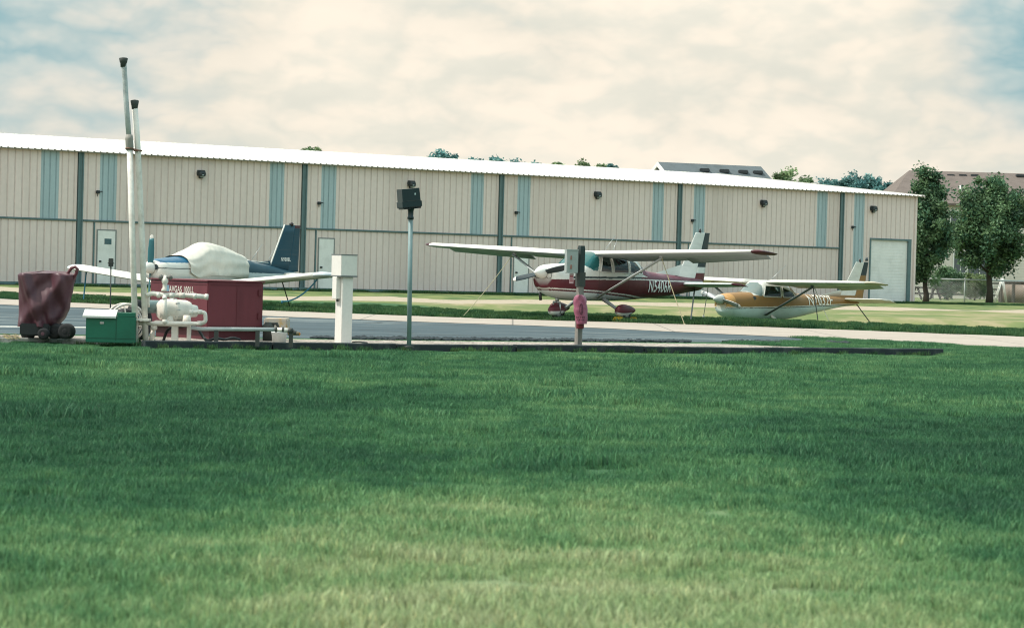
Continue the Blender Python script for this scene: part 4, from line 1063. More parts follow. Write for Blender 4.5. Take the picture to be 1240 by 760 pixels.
    for sd_ in (1, -1):
        MB().tube([(g['x'], sd_ * .40, g['z']), (g['x'] - .03, sd_ * (g['y'] * .62), g['z'] * .72), (g['x'] - .05, sd_ * (g['y'] - .1), g['r'] + .02), (g['x'] - .05, sd_ * g['y'], g['r'])], [.055, .045, .035, .03], 10).build('gear_leg', m, root, paint=flat(g.get('legc', WHITE)))
        wheel(root, (g['x'] - .05, sd_ * g['y'], g['r'] * .97), g['r'], .15)
        if g.get('pants'): pant(root, (g['x'] - .02, sd_ * g['y'], g['r'] + .075), .94, .36, .25, lambda v: pw('pant', v), m)
    nx_, nr = g['nx'], g['nr']
    MB().tube([(nx_ + .02, 0, g['nz']), (nx_, 0, nr + .30)], .035, 10).tube([(nx_, -.11, nr + .3), (nx_, .11, nr + .3)], .028, 8).tube([(nx_, -.11, nr + .3), (nx_ - .02, -.11, nr)], .022, 8).tube([(nx_, .11, nr + .3), (nx_ - .02, .11, nr)], .022, 8).tube([(nx_ - .06, 0, nr + .3), (nx_ - .13, 0, nr + .45), (nx_ - .03, 0, g['nz'] - .06)], .018, 6).build('nose_strut', METAL, root)
    wheel(root, (nx_ - .02, 0, nr * .97), nr, .13, nm='nose_wheel')
    if g.get('pants'): pant(root, (nx_ + .0, 0, nr + .075), .80, .33, .25, lambda v: pw('pant', v), m)
    # propeller
    prop(root, P_['hub'], P_['prop_r'], P_['prop_a'], P_['bladem'], P_['tipm'], P_['spinm'])
    # cowl intakes and exhaust
    zb, zt, hw, n = B.sec(B.x0 - .02)
    for s_ in (-1, 1): MB().loft([[(B.x0 + dx, s_ * (hw * .56) + math.cos(a) * hw * .30 * k, (zb + zt) / 2 + P_.get('intz', .05) + math.sin(a) * .085 * k) for a in [j * math.pi / 8 for j in range(16)]] for dx, k in ((-.03, 1), (.006, 1), (.006, .9), (-.01, .86))], 0, False).build('air_intake', BLACKP, root)
    ex = P_['exhaust']; MB().tube([(ex[0] - .1, ex[1], ex[2] + .2), (ex[0], ex[1], ex[2] + .05), (ex[0] - .03, ex[1], ex[2] - .1)], .04, 10).build('exhaust_pipe', mat('sooty exhaust', (.03, .03, .03, 1), .6), root)
    for (a, b) in P_.get('aerials', []): MB().tube([a, b], [.009, .005], 6).build('antenna', METAL, root)
    for t_ in P_['text']: letters(root, B, *t_)
    return root, B

# ---- red and white aircraft
def zl1(x): return lin([(2.2, .86), (0.5, .81), (-1.0, .72), (-2.0, .64), (-3.0, .62), (-5.6, .60)], x)
def zu1(x): return lin([(2.2, 1.09), (1.0, 1.10), (-1.6, 1.12), (-3.0, 1.10), (-5.6, 1.08)], x)
def body1(v):
    x, y, z = v; zl, zu = zl1(x), zu1(x)
    if x > 1.96 and z > 1.12: return WHITE
    if zl < z < zu: return MAROON
    if zl - .035 < z <= zl: return WHITE
    if zl - .075 < z <= zl - .035: return MAROON
    if zu <= z < zu + .03: return WHITE
    if zu + .03 <= z < zu + .085 and x < 1.7: return BLK if x > -1.7 else MAROON
    if x < -1.75 and z > zu + .05 and z > lin([(-1.75, 1.27), (-2.3, 1.16)], x): return PLUM
    if z > zu: return WHITE
    return (.60, .62, .62, 1)
def paint1(part, v):
    x, y, z = v
    if part == 'body':
        c = body1(v)
        seam = any(abs(x - q) < .014 and a < z < b for q, a, b in ((1.24, .5, 1.5), (.50, .66, 1.34), (-.98, .66, 1.30), (-1.95, .6, 1.4), (-3.3, .6, 1.3), (-4.3, .7, 1.3)))
        return tuple(k * .6 for k in c[:3]) + (1,) if seam else c
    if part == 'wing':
        if z < 1.785 + (abs(y) - .5) * .0315 - .06 * (.66 - x) + .004 and x < .64 - max(0, abs(y) - 2.6) * .04: return (.34, .37, .39, 1)  # shade under the wing painted in as grey on its lower skin
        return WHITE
    if part == 'flap': return (.34, .37, .39, 1)  # flaps and ailerons get the same painted underside shade
    if part == 'tip': return (.06, .014, .02, 1)
    if part == 'pant': return MAROON if z > .235 else WHITE
    if part in ('stab', 'elev'): return MAROON if abs(y) > 1.70 else (.60, .61, .62, 1)
    if part == 'fin': return PLUM if z < 1.20 else WHITE
    if part == 'rudder':
        if z < 1.36: return MAROON
        if z < 1.52: return WHITE
        return BLK
    return WHITE
def pant_paint(base): return lambda part, v: base(part, v)
TAB1 = [(2.12, .90, 1.36, .27, 2.3), (2.08, .84, 1.42, .36, 2.4), (1.95, .72, 1.47, .44, 2.5), (1.6, .60, 1.50, .50, 2.6), (1.2, .55, 1.515, .53, 2.8), (1.05, .53, 1.53, .56, 3.3), (.93, .53, 1.585, .57, 3.6), (.75, .53, 1.69, .575, 3.8), (.55, .53, 1.80, .575, 3.8), (.36, .53, 1.865, .57, 3.6), (.0, .53, 1.885, .56, 3.0), (-.6, .53, 1.89, .56, 2.9), (-1.1, .54, 1.865, .54, 2.8), (-1.4, .55, 1.78, .51, 2.7), (-1.75, .57, 1.60, .46, 2.5), (-2.1, .59, 1.42, .42, 2.4), (-2.6, .62, 1.35, .37, 2.3), (-3.6, .70, 1.28, .27, 2.2), (-4.5, .80, 1.22, .16, 2.1), (-5.12, .88, 1.17, .07, 2.0), (-5.18, .92, 1.14, .04, 2.0)]
KX = 1.08
TAB1 = [(x * KX, *r) for x, *r in TAB1]
WIN1 = [('windshield', [(1.12, 1.52), (.98, 1.47), (.72, 1.34), (.54, 1.34), (.42, 1.72), (.36, 2.2), (1.12, 2.2)], SHADE_GLASS),
        ('side_window', [(.42, 1.32), (-.10, 1.30), (-.08, 1.72), (.24, 1.73), (.33, 1.60)], GLASS),
        ('side_window', [(-.20, 1.30), (-.86, 1.29), (-.86, 1.68), (-.18, 1.72)], GLASS),
        ('side_window', [(-.95, 1.29), (-1.62, 1.28), (-1.50, 1.42), (-1.25, 1.60), (-.95, 1.67)], GLASS),
        ('rear_window', [(-1.36, 1.79), (-1.52, 1.60), (-1.72, 1.45), (-2.02, 1.44), (-2.02, 2.2), (-1.36, 2.2)], GLASS)]
WIN1 = [(n, [(x * KX, z) for x, z in p], g) for n, p, g in WIN1]
TH1 = rad(53.5)
port = G(758, 389.6); hx = Vector((math.cos(math.pi + TH1), math.sin(math.pi + TH1), 0)); py_ = Vector((-hx.y, hx.x, 0))
L1 = Vector((port.x, 66.9, .010)) - py_ * 1.09 + hx * .05
plane1, B1 = high_wing('high_wing_airplane', 'maroon and white high wing airplane with red wheel pants and registration N5406R', L1, TH1, dict(
    name='maroon plane', tab=TAB1, windows=WIN1, mat=PAINT, paint=paint1, floor=.72, sill=1.32, seat_x=-.1,
    wing=dict(secs=[(.66, .50, 1.785, 1.63, .115), (.66, 2.6, 1.85, 1.63, .115), (.54, 5.30, 1.94, 1.14, .11)], flap_to=2.6, tip=.28), strutm=mat('grey strut paint', (.42, .43, .43, 1), .35),
    strut=((.50, .52, .62), (.34, 2.45, 1.72)),
    tail=dict(stab=[(-4.20, .06, 1.03, 1.22), (-4.40, 1.74, 1.07, .92)], droop=.10, inc=.03, fin=[(-4.18, 1.12, 1.5), (-5.18, 2.53, .76)], dorsal=(-3.05, 1.31, -4.36, 1.27, -4.50, 1.60)),
    gear=dict(x=.05, y=1.09, z=.58, r=.205, pants=True, nx=1.65, nr=.18, nz=.62, legc=(.33, .34, .35, 1)), hub=(2.17 * KX, 0, 1.25), prop_r=.98, prop_a=rad(12), bladem=BLACKP, tipm=mat('white blade tip', WHITE, .4), spinm=mat('white spinner', WHITE, .35),
    exhaust=(2.0, -.30, .62), aerials=[((-.35, .12, 1.88), (-.60, .30, 2.32)), ((-1.15, -.15, 1.86), (-1.45, -.2, 2.26))],
    text=[('N5406R', -2.80, .955, .34, .80, mat('white registration paint', (.74, .72, .68, 1), .5, dirt=.05), 1, .012)]))
# ---- gold and white aircraft, parked in the swale
def paint2(part, v):
    x, y, z = v
    if part == 'body':
        zl = lin([(1.9, .88), (0, .92), (-1.6, .96), (-4.6, 1.06)], x)
        if x < -.9 or x > .85 or z < 1.27:
            if z > zl: return GOLD if not (x > 1.72) else (.42, .23, .08, 1)
            if zl - .03 < z <= zl: return OLDW
            if zl - .055 < z <= zl - .03: return (.05, .06, .05, 1)
        elif z >= 1.27: return OLDW
        return (.44, .52, .50, 1)
    if part == 'wing': return OLDW
    if part == 'flap': return (.52, .50, .46, 1)
    if part == 'tip': return (.50, .43, .33, 1)
    if part in ('stab', 'elev'): return (.55, .53, .48, 1)
    if part == 'fin': return GOLD if z < 1.32 else OLDW
    if part == 'rudder': return BLK if z > 2.02 else GOLD
    return OLDW
def paint2b(part, v):
    if part == 'rudder':
        return paint2(part, v)
    return paint2(part, v)
TAB2 = [(1.78, .84, 1.22, .22, 2.3), (1.74, .78, 1.26, .34, 2.4), (1.6, .66, 1.31, .42, 2.5), (1.3, .58, 1.34, .46, 2.6), (.95, .56, 1.36, .50, 2.8), (.80, .56, 1.38, .50, 2.8), (.60, .56, 1.50, .51, 2.8), (.42, .56, 1.65, .51, 2.8), (.28, .56, 1.75, .51, 2.8), (0, .56, 1.77, .51, 2.8), (-.5, .57, 1.76, .51, 2.8), (-.85, .58, 1.70, .49, 2.7), (-1.15, .61, 1.50, .44, 2.5), (-1.5, .66, 1.36, .39, 2.4), (-2.4, .78, 1.32, .29, 2.2), (-3.6, .93, 1.27, .17, 2.1), (-4.55, 1.03, 1.23, .07, 2.0), (-4.62, 1.06, 1.2, .04, 2.0)]
WIN2 = [('windshield', [(1.0, 1.385), (.78, 1.35), (.60, 1.25), (.50, 1.25), (.40, 1.56), (.31, 2.1), (1.0, 2.1)], HAZY),
        ('side_window', [(.44, 1.24), (-.34, 1.22), (-.34, 1.57), (.30, 1.58)], GLASS),
        ('side_window', [(-.44, 1.22), (-1.05, 1.22), (-.92, 1.40), (-.44, 1.55)], GLASS),
        ('rear_window', [(-.88, 1.62), (-1.02, 1.46), (-1.12, 1.39), (-1.42, 1.385), (-1.42, 2.2), (-.88, 2.2)], GLASS)]
TH2 = rad(43.5)
KX2 = 1.09
TAB2 = [(x * KX2, zb - .10 * (1 if x > -1.6 else max(0, 1 - (-1.6 - x) / 2.5)), *r) for x, zb, *r in TAB2]
WIN2 = [(n, [(x * KX2, z) for x, z in p], g) for n, p, g in WIN2]
h2 = Vector((math.cos(math.pi + TH2), math.sin(math.pi + TH2), 0))
nose = P(866.5, 362, 79.0); GZ2 = nose.z - 1.12
L2 = Vector((nose.x, 79.0, GZ2)) - h2 * 2.05 * KX2
plane2, B2 = high_wing('high_wing_airplane', 'gold and white high wing airplane with registration N7032F parked low in the grass', L2, TH2, dict(
    name='gold plane', tab=TAB2, windows=WIN2, mat=PAINT_OLD, paint=paint2, floor=.74, sill=1.22, seat_x=0, framec=OLDW,
    wing=dict(secs=[(.34, .46, 1.69, 1.6, .11), (.34, 2.2, 1.72, 1.6, .11), (.24, 4.38, 1.76, 1.08, .105)], flap_to=2.3, tip=.28), strutm=DARKG,
    strut=((.32, .47, .64), (.02, 2.15, 1.59)),
    tail=dict(stab=[(-4.10, .06, 1.20, 1.08), (-4.28, 1.56, 1.22, .76)], fin=[(-3.90, 1.18, 1.32), (-4.82, 2.46, .66)], dorsal=(-2.9, 1.30, -4.05, 1.26, -4.13, 1.52)),
    gear=dict(x=-.05, y=1.0, z=.62, r=.2, nx=1.42, nr=.17, nz=.66), hub=(1.83 * KX2, 0, 1.12), prop_r=.88, prop_a=rad(-14), bladem=mat('dull grey blade', (.20, .215, .22, 1), .4, metal=.4), tipm=mat('pale blade tip', (.4, .4, .38, 1), .5), spinm=mat('dull spinner', (.48, .48, .46, 1), .4),
    exhaust=(1.25, .2, .52), aerials=[((-.2, .1, 1.72), (-.75, .35, 2.25))],
    text=[('N7032F', -2.66, 1.15, .335, .90, mat('faded white registration paint', (.74, .70, .62, 1), .6, dirt=.1), 1, .006)]))
mb = MB().lathe((-5.38, 0, 2.50), (0, 0, 1), [(0, .045), (.04, .05), (.12, .03), (.14, 0)], 10).build('tail_light', BLACKP, plane2)

# ---- low wing aircraft under its canvas
TH3 = rad(56)
def paint3(part, v):
    x, y, z = v
    if part == 'body':
        if x > .95:
            if z > 1.235: return BLUE if x < 1.95 else WHITE
            if 1.205 < z <= 1.235: return WHITE
            if 1.06 < z <= 1.085: return BLK
            return WHITE if z > .86 else (.55, .57, .58, 1)
        top = lin([(-2.2, 1.36), (-4.7, 1.02)], x)
        if x < -1.6:
            if z > top + .04: return NAVY
            if z > top: return WHITE
            lo = lin([(-1.6, 1.0), (-4.7, .97)], x)
            if z > lo: return NAVY
            return (.60, .64, .66, 1)
        return WHITE
    if part == 'fin': return NAVY
    if part == 'rudder': return NAVY if z < 2.36 else (.09, .03, .035, 1)
    return WHITE
TAB3 = [(2.02, .86, 1.24, .24, 2.2), (1.98, .80, 1.28, .34, 2.3), (1.8, .68, 1.33, .44, 2.4), (1.3, .60, 1.38, .52, 2.5), (.95, .58, 1.42, .54, 2.5), (.55, .57, 1.55, .55, 2.4), (.25, .56, 1.68, .55, 2.3), (-.05, .55, 1.79, .55, 2.2), (-.25, .55, 1.80, .55, 2.2), (-.9, .55, 1.70, .54, 2.2), (-1.5, .57, 1.55, .50, 2.3), (-2.2, .61, 1.38, .42, 2.3), (-3.2, .70, 1.24, .30, 2.2), (-4.2, .80, 1.10, .17, 2.1), (-4.75, .86, 1.03, .06, 2.0), (-4.8, .9, 1.0, .03, 2.0)]
KX3 = .94
TAB3 = [(x * KX3 if x < 0 else x, *r) for x, *r in TAB3]
n3 = P(172.5, 325.3, 69.6); h3 = Vector((math.cos(math.pi + TH3), math.sin(math.pi + TH3), 0))
L3 = Vector((n3.x, 69.6, 0)) - h3 * 2.40; L3.z = .012
B3 = Body(TAB3)
plane3 = thing('low_wing_airplane', L3, 'white and dark blue low wing airplane standing behind the red tank', 'airplane', None, rz=math.pi + TH3)
fuselage(B3, [], plane3, lambda v: paint3('body', v), PAINT, 260, 240)
for sd_ in (1, -1):
    secs = [((.55, sd_ * .40, .56), 1.42, .14), ((.55, sd_ * 4.62, .98), 1.36, .13)]
    w_ = surf('wing', secs, 0, .76, (0, 0, 1), plane3, PAINT, flat(WHITE)); s1_ = ((.55, sd_ * .55, .575), 1.42, .14); s2_ = ((.55, sd_ * 2.4, .759), 1.39, .135); s3_ = ((.55, sd_ * 4.58, .976), 1.36, .13)
    surf('flap', [s1_, s2_], .77, 1, (0, 0, 1), w_, PAINT, flat((.60, .61, .60, 1)), n=6); surf('aileron', [s2_, s3_], .77, 1, (0, 0, 1), w_, PAINT, flat((.60, .61, .60, 1)), n=6)
    rings = []
    for i in range(9):
        u = i / 8; k = max(.08, math.sqrt(max(0, 1 - u * u)) ** .8); rings.append(foil_ring((.55 - .2 * u * u, sd_ * (4.62 + .26 * u), .98 + .03 * u), 1.36 * lerp(1, .62, u * u), .13 * k, 0, 1, (0, 0, 1)))
    MB().loft(rings, 0, True).build('wing_tip', PAINT, w_, paint=lambda v: (.50, .54, .56, 1))
    s2 = [((-3.55, sd_ * .06, .98), .95, .09), ((-3.65, sd_ * 1.4, .98), .8, .09)]
    sb = surf('stabilizer', s2, 0, .6, (0, 0, 1), plane3, PAINT, flat(WHITE), camb=0); surf('elevator', s2, .61, 1, (0, 0, 1), sb, PAINT, flat(WHITE), camb=0, n=6)
    MB().tube([(-.30, sd_ * .55, .62), (-.32, sd_ * 1.0, .42), (-.34, sd_ * 1.22, .22)], [.05, .045, .035], 10).build('gear_leg', PAINT, plane3, paint=flat(WHITE))
    wheel(plane3, (-.34, sd_ * 1.26, .19), .2, .15)
fin3 = [((-3.12, 0, 1.06), 1.40, .08), ((-3.84, 0, 2.46), .74, .08)]
surf('fin', fin3, 0, .62, (0, 1, 0), plane3, PAINT, lambda v: paint3('fin', v), camb=0); surf('rudder', fin3, .63, 1, (0, 1, 0), plane3, PAINT, lambda v: paint3('rudder', v), camb=0, n=6, sub=40)
MB().loft([[(lerp(-2.35, -3.2, i / 8), .03, 1.30 - .10 * i / 8), (lerp(-2.35, -3.2, i / 8), 0, 1.30 + .07 * i / 8), (lerp(-2.35, -3.2, i / 8), -.03, 1.30 - .10 * i / 8), ] for i in range(9)], 0, False).build('dorsal_fin', PAINT, plane3, paint=flat(NAVY))
MB().tube([Vector(fin3[0][0]).lerp(Vector(fin3[1][0]), .08 + .92 * i / 8) + Vector((.012, 0, 0)) for i in range(9)], .022, 8).tube([(-2.32, 0, 1.34), (-3.1, 0, 1.30)], .02, 6).build('fin_edge', mat('white edge trim', WHITE, .4), plane3)
MB().lathe((-4.15, 0, 2.44), (0, 0, 1), [(0, .06), (.06, .07), (.1, .04), (.12, 0)], 10).build('beacon', mat('dark red beacon', (.06, .02, .02, 1), .3), plane3)
MB().tube([(1.42, 0, .62), (1.40, 0, .42)], .035, 8).tube([(1.40, -.09, .42), (1.40, .09, .42)], .025, 8).tube([(1.40, -.09, .42), (1.30, -.09, .18)], .02, 8).tube([(1.40, .09, .42), (1.30, .09, .18)], .02, 8).build('nose_strut', METAL, plane3); wheel(plane3, (1.30, 0, .175), .18, .13, nm='nose_wheel')
prop(plane3, (2.08, 0, 1.07), .93, rad(88), mat('teal blade paint', (.03, .13, .15, 1), .35), mat('white blade tip', WHITE, .4), mat('white spinner', WHITE, .35), .16, .36)
for s_ in (-1, 1):
    MB().loft([[(2.025 + dx, s_ * .16 + math.cos(a) * .085 * k, 1.10 + math.sin(a) * .075 * k) for a in [j * math.pi / 8 for j in range(16)]] for dx, k in ((-.03, 1), (.008, 1), (.008, .85))], 0, False).build('air_intake', BLACKP, plane3)
# number on the fin, port side
v, f, wd = text_shape('N9808L', .12, .8, .02, cuts=1)
MB().add([(-3.62 - a, .066, 1.36 + b) for a, b in v], f).build('registration', mat('white registration paint', (.66, .64, .60, 1), .5, dirt=.1), plane3)
v = [((-3.05, .0, 1.30), (-3.35, .02, 1.75)), ((-2.35, .0, 1.40), (-2.75, .05, 1.86))]
for a, b in v: MB().tube([a, b], [.009, .005], 6).build('antenna', METAL, plane3)
# canvas over the cabin
mb = MB(); xs = [1.02 - 2.62 * i / 150 for i in range(151)]; na = 90; rows = []
for i, x in enumerate(xs):
    zb, zt, hw, n = B3.sec(x); row = []
    cut = lin([(1.02, .98), (.75, .86), (.55, .80), (-.95, .86), (-1.2, .80), (-2.1, .80)], x)
    # scallop over the wing root
    if -1.05 < x < .6: cut = .80 + .10 * math.sin((x + 1.05) / 1.65 * math.pi)
    for j in range(na):
        u = j / (na - 1); a = math.pi * (u * 1.24 - .12)
        q = B3.pt(x, a, .045)
        nse = .022 * noise.noise((x * 2.2, q.y * 2.5, q.z * 2.5)) + .012 * noise.noise((x * 7, q.z * 3 + 2, q.y * 3))
        r_ = .018 * math.sin(j * .55 + 9 * noise.noise((x * 1.1, 4, 0))) * (1 - abs(math.sin(a)))
        q += Vector((0, math.cos(a), math.sin(a))) * (nse + r_)
        if q.z < cut: q.z = cut + .2 * (q.z - cut); q.y *= 1.01
        row.append(q)
    rows.append(row)
mb.loft(rows, 0, True, cap=False, closed=False)
Mx = Matrix.Translation(L3) @ Matrix.Rotation(math.pi + TH3, 4, 'Z')
mb.v = [Mx @ v for v in mb.v]
canvas = mat('cream canvas', (.60, .57, .50, 1), .9, dirt=.35, scale=1.6, dirtcol=(.36, .36, .33, 1), bump=.15)
cv = mb.build('canvas_cover', canvas, None, L3 + Vector((0, 0, .8))); tag(cv, 'cream canvas cover tied over the cabin of the blue tailed airplane', 'cover')

# ------------------------------------------------------------------ tie-downs and chocks
rope_y = mat('yellow poly rope', (.40, .35, .22, 1), .8); rope_d = mat('dark chain', (.035, .045, .045, 1), .6); rope_b = mat('blue strap webbing', (.04, .18, .27, 1), .7); rope_w = mat('pale rope', (.50, .49, .45, 1), .8)
def loc2w(L, th, p): return Matrix.Translation(L) @ Matrix.Rotation(math.pi + th, 4, 'Z') @ Vector(p)
def rope(name, label, a, b, r, m, sag=.0, cat='rope', group=None, flatw=None):
    a, b = Vector(a), Vector(b); pts = []
    for i in range(15):
        u = i / 14; p = a.lerp(b, u); p.z -= sag * 4 * u * (1 - u); pts.append(p)
    mb = MB()
    if flatw:
        d = (b - a).normalized(); sdv = d.cross(Vector((0, 1, 0))).normalized()
        mb.loft([[p + sdv * flatw, p + Vector((0, .006, 0)), p - sdv * flatw, p - Vector((0, .006, 0))] for p in pts], 0, False)
    else:
        mb.tube(pts, r, 7)
    mb.torus(a, (1, 0, 0), .035, .009, 10, 6)
    mb.lathe(b + Vector((0, 0, -.05)), (0, 0, 1), [(0, .03), (.07, .03), (.075, 0)], 8)
    o = mb.build(name, m, None, b); return tag(o, label, cat, group)
rope('tie_down_strap', 'yellowish tie down strap stretched from the far wing of the maroon airplane to the grass', loc2w(L1, TH1, (.34, -2.5, 1.70)), G(559, 384.6), .02, rope_y, .06, 'strap', flatw=.009)
rope('tie_down_strap', 'yellowish tie down strap stretched from the near wing of the maroon airplane to the concrete', loc2w(L1, TH1, (.34, 2.46, 1.70)), G(829, 393), .02, rope_y, .02, 'strap', flatw=.011)
tp_ = loc2w(L1, TH1, (-5.0, 0, .88))
rope('tie_down_chain', 'dark tie down chain hanging straight below the tail of the maroon airplane', tp_ + Vector((.1, -.1, 0)), G(836, 391), .022, rope_d, .0, 'chain')
rope('tie_down_rope', 'slanting pale rope below the tail of the maroon airplane', tp_ + Vector((.5, .1, .06)), (G(821, 379).x, tp_.y + 1, .12), .012, rope_w, .02)
bq = loc2w(L2, TH2, (.0, 2.15, 1.56))
def gz(p): p.z = terrain(p.x, p.y); return p
rope('tie_down_chain', 'thin dark chain hanging from the near wing of the gold airplane', bq, gz(Vector((bq.x + .25, bq.y - .2, 0))), .016, rope_d, .0, 'chain')
rope('tie_down_rope', 'thin pale rope slanting from the near wing of the gold airplane', bq + Vector((.05, .02, 0)), gz(Vector((bq.x + .75, bq.y - .25, 0))), .010, rope_w, .02)
tq = loc2w(L2, TH2, (-4.9, 0, 1.04))
rope('tie_down_rope', 'dark rope slanting from the tail of the gold airplane to the grass', tq, gz(Vector((tq.x + .75, tq.y - .35, 0))), .018, rope_d, .01)
aq = loc2w(L3, TH3, (.0, 4.35, .88))
rope('tie_down_strap', 'blue tie down strap slanting below the near wing of the blue tailed airplane', aq, (G(345, 375).x, aq.y + .2, .25), .02, rope_b, .16, 'strap', flatw=.022)
rope('tie_down_chain', 'short dark chain hanging below the near wing of the blue tailed airplane', loc2w(L3, TH3, (.0, 3.1, .78)), G(352, 374.5), .016, rope_d, .0, 'chain')
aq = loc2w(L3, TH3, (.0, -4.45, .88))
rope('tie_down_strap', 'blue tie down strap hanging from the far wing tip of the blue tailed airplane', aq, (aq.x - .05, aq.y - .1, terrain(aq.x, aq.y)), .02, rope_b, .0, 'strap', flatw=.022)
chm = mat('yellow chock paint', (.55, .36, .03, 1), .6)
for i, (dx, lab) in enumerate(((.27, 'yellow wheel chock in front of the near main wheel of the maroon airplane'), (-.33, 'yellow wheel chock behind the near main wheel of the maroon airplane'))):
    c = loc2w(L1, TH1, (dx, 1.09, 0)); s_ = -1 if dx < 0 else 1
    o = MB().loft([[(0 * s_, y, 0), (.15 * s_, y, 0), (.12 * s_, y, .05), (.03 * s_, y, .12), (0, y, .12)] for y in (-.13, .13)], 0, False, M=Matrix.Translation(c) @ Matrix.Rotation(math.pi + TH1, 4, 'Z')).build('wheel_chock', chm, None, c); tag(o, lab, 'wheel chock')
# ------------------------------------------------------------------ fuel pad equipment
PV = Vector((UW.x, UW.y, 0)); NV = Vector((NB.x, NB.y, 0))          # pad axes: along the edging, away from it
def pad_M(c): return Matrix.Translation(c) @ Matrix.Rotation(PSI, 4, 'Z')
pipew = mat('chipped white pipe paint', (.76, .71, .65, 1), .5, dirt=.5, scale=4, dirtcol=(.30, .22, .17, 1)); capd = mat('dark pipe cap', (.05, .055, .05, 1), .7)
rust = mat('rusty clamp', (.20, .10, .07, 1), .85); pumpw = mat('cream pump paint', (.76, .70, .63, 1), .45, dirt=.4, scale=4, dirtcol=(.33, .27, .22, 1))
pipeg = mat('grey pipe paint', (.42, .44, .44, 1), .45, dirt=.4, scale=5)
redt = mat('oxide red tank paint', (.128, .024, .034, 1), .55, dirt=.7, scale=1.4, streak=True, dirtcol=(.07, .012, .018, 1)); rede = mat('dark tank edge', (.10, .018, .025, 1), .6)
greenp = mat('green cabinet paint', (.008, .13, .078, 1), .45, dirt=.35, scale=2.5); lidw = mat('white lid paint', (.60, .60, .57, 1), .5, dirt=.3)
# red tank cabinet
DT = 43.2
ce = G(250, 411.5, PADZ); ce.z = 0
sR = (P(318.5, 380, ce.y + .6).x - ce.x) / PV.x; sL = -(P(175.5, 380, ce.y + 1.2).x - ce.x) / -NV.x
sL = abs(sL)
ztop = P(250, 340.5, ce.y).z
tank = thing('fuel_tank', ce, 'boxy dark red fuel tank behind the white pump, lettered AVGAS 100LL', 'fuel tank', rz=PSI)
mb = MB(); mb.bbox((0, 0, PADZ + .16), (sR, sL, ztop), .012); mb.build('tank_body', redt, tank)
MB().box((.08, .08, PADZ - .02), (sR - .08, sL - .08, PADZ + .17)).build('skid', rede, tank)
MB().bbox((sR - .002, .25, .35), (sR + .04, .31, ztop - .25), .005).build('edge_bracket', rede, tank)
MB().tube([(.0 + .02, -.03, PADZ + .19), (sR, -.03, PADZ + .19)], .02, 8).build('skid_rail', redt, tank)
mb = MB()
for z in (PADZ + .22, ztop - .06): mb.box((-.006, .05, z), (.0, sL - .05, z + .012)).box((.05, -.006, z), (sR - .05, .0, z + .012))
mb.box((sR * .52, -.006, PADZ + .23), (sR * .52 + .010, .0, ztop - .06)); mb.build('panel_seam', rede, tank)
mb = MB()
for z in (PADZ + .34, ztop - .22): mb.bbox((sR - .10, -.022, z), (sR - .03, .002, z + .10), .006)
mb.build('hinge', rede, tank)
MB().box((-.02, -.02, ztop - .004), (sR + .02, sL + .02, ztop + .018)).build('top_rim', redt, tank)
v, f, wd = text_shape('AVGAS 100LL', .105, .95, .02)
letm = mat('white stencil paint', (.62, .58, .52, 1), .6, dirt=.4, scale=8)
mb = MB(); y0 = sL * .66
mb.add([(-.004, y0 - a, ztop - .20 + b) for a, b in v], f); mb.build('lettering', letm, tank)
# vent pipes
def px_line(pts, D): return [P(x, y, D) for x, y in pts]
DP = G(164, 414, PADZ).y
pA = px_line([(164.3, 414), (160.3, 290), (157.0, 178)], DP); pA2 = px_line([(156.4, 168), (153.2, 130), (150.2, 80), (149.8, 71)], DP - .03)
o3 = Vector((pA[0].x, pA[0].y, 0))
va = thing('vent_pipe', o3, 'taller white vent pipe, bent at the joint, with a dark cap', 'vent pipe')
MB().tube(pA, .046, 12).build('lower_pipe', pipew, va, o3)
MB().tube([pA[-1] + Vector((0, 0, -.05)), pA[-1], pA2[0], pA2[0] + Vector((0, 0, .06))], [.055, .062, .06, .05], 12).build('coupling', mat('scuffed coupling', (.28, .26, .23, 1), .7, dirt=.6, scale=9), va, o3)
MB().tube(pA2, .040, 12).build('upper_pipe', mat('grey white pipe paint', (.52, .53, .52, 1), .55, dirt=.7, scale=5, dirtcol=(.16, .18, .19, 1)), va, o3)
c = pA2[-1]; MB().lathe(c - Vector((0, 0, .13)), (-.03, 0, 1), [(0, .045), (.06, .048), (.07, .055), (.13, .068), (.14, .055), (.15, 0)], 14).build('cap', capd, va, o3)
pB = px_line([(176.5, 414), (172.0, 290), (166.8, 180), (163.2, 131)], DP + .05); o3 = Vector((pB[0].x, pB[0].y, 0))
vb = thing('vent_pipe', o3, 'shorter straight white vent pipe with a dark cap, clamped to the taller one', 'vent pipe')
MB().tube(pB, .046, 12).build('pipe', pipew, vb, o3); c = pB[-1]
MB().lathe(c - Vector((0, 0, .02)), (-.03, 0, 1), [(0, .045), (.05, .05), (.07, .055), (.13, .066), (.14, .05), (.15, 0)], 14).build('cap', capd, vb, o3)
a, b = P(156.8, 180, DP), P(167, 182.5, DP); MB().torus(a, (0, .05, 1), .056, .012, 16, 6).torus(b, (0, .05, 1), .056, .012, 16, 6).tube([a, b], .018, 8).build('clamp', rust, vb, o3)
a, b = P(154, 386.8, DP - .07), P(181, 387.6, DP - .07); MB().loft([[q + Vector((0, dy, dz)) for dy, dz in ((-.05, -.012), (-.05, .022), (.16, .022), (.16, -.012))] for q in (a, b)], 0, False).build('bracket', pipew, vb, o3)
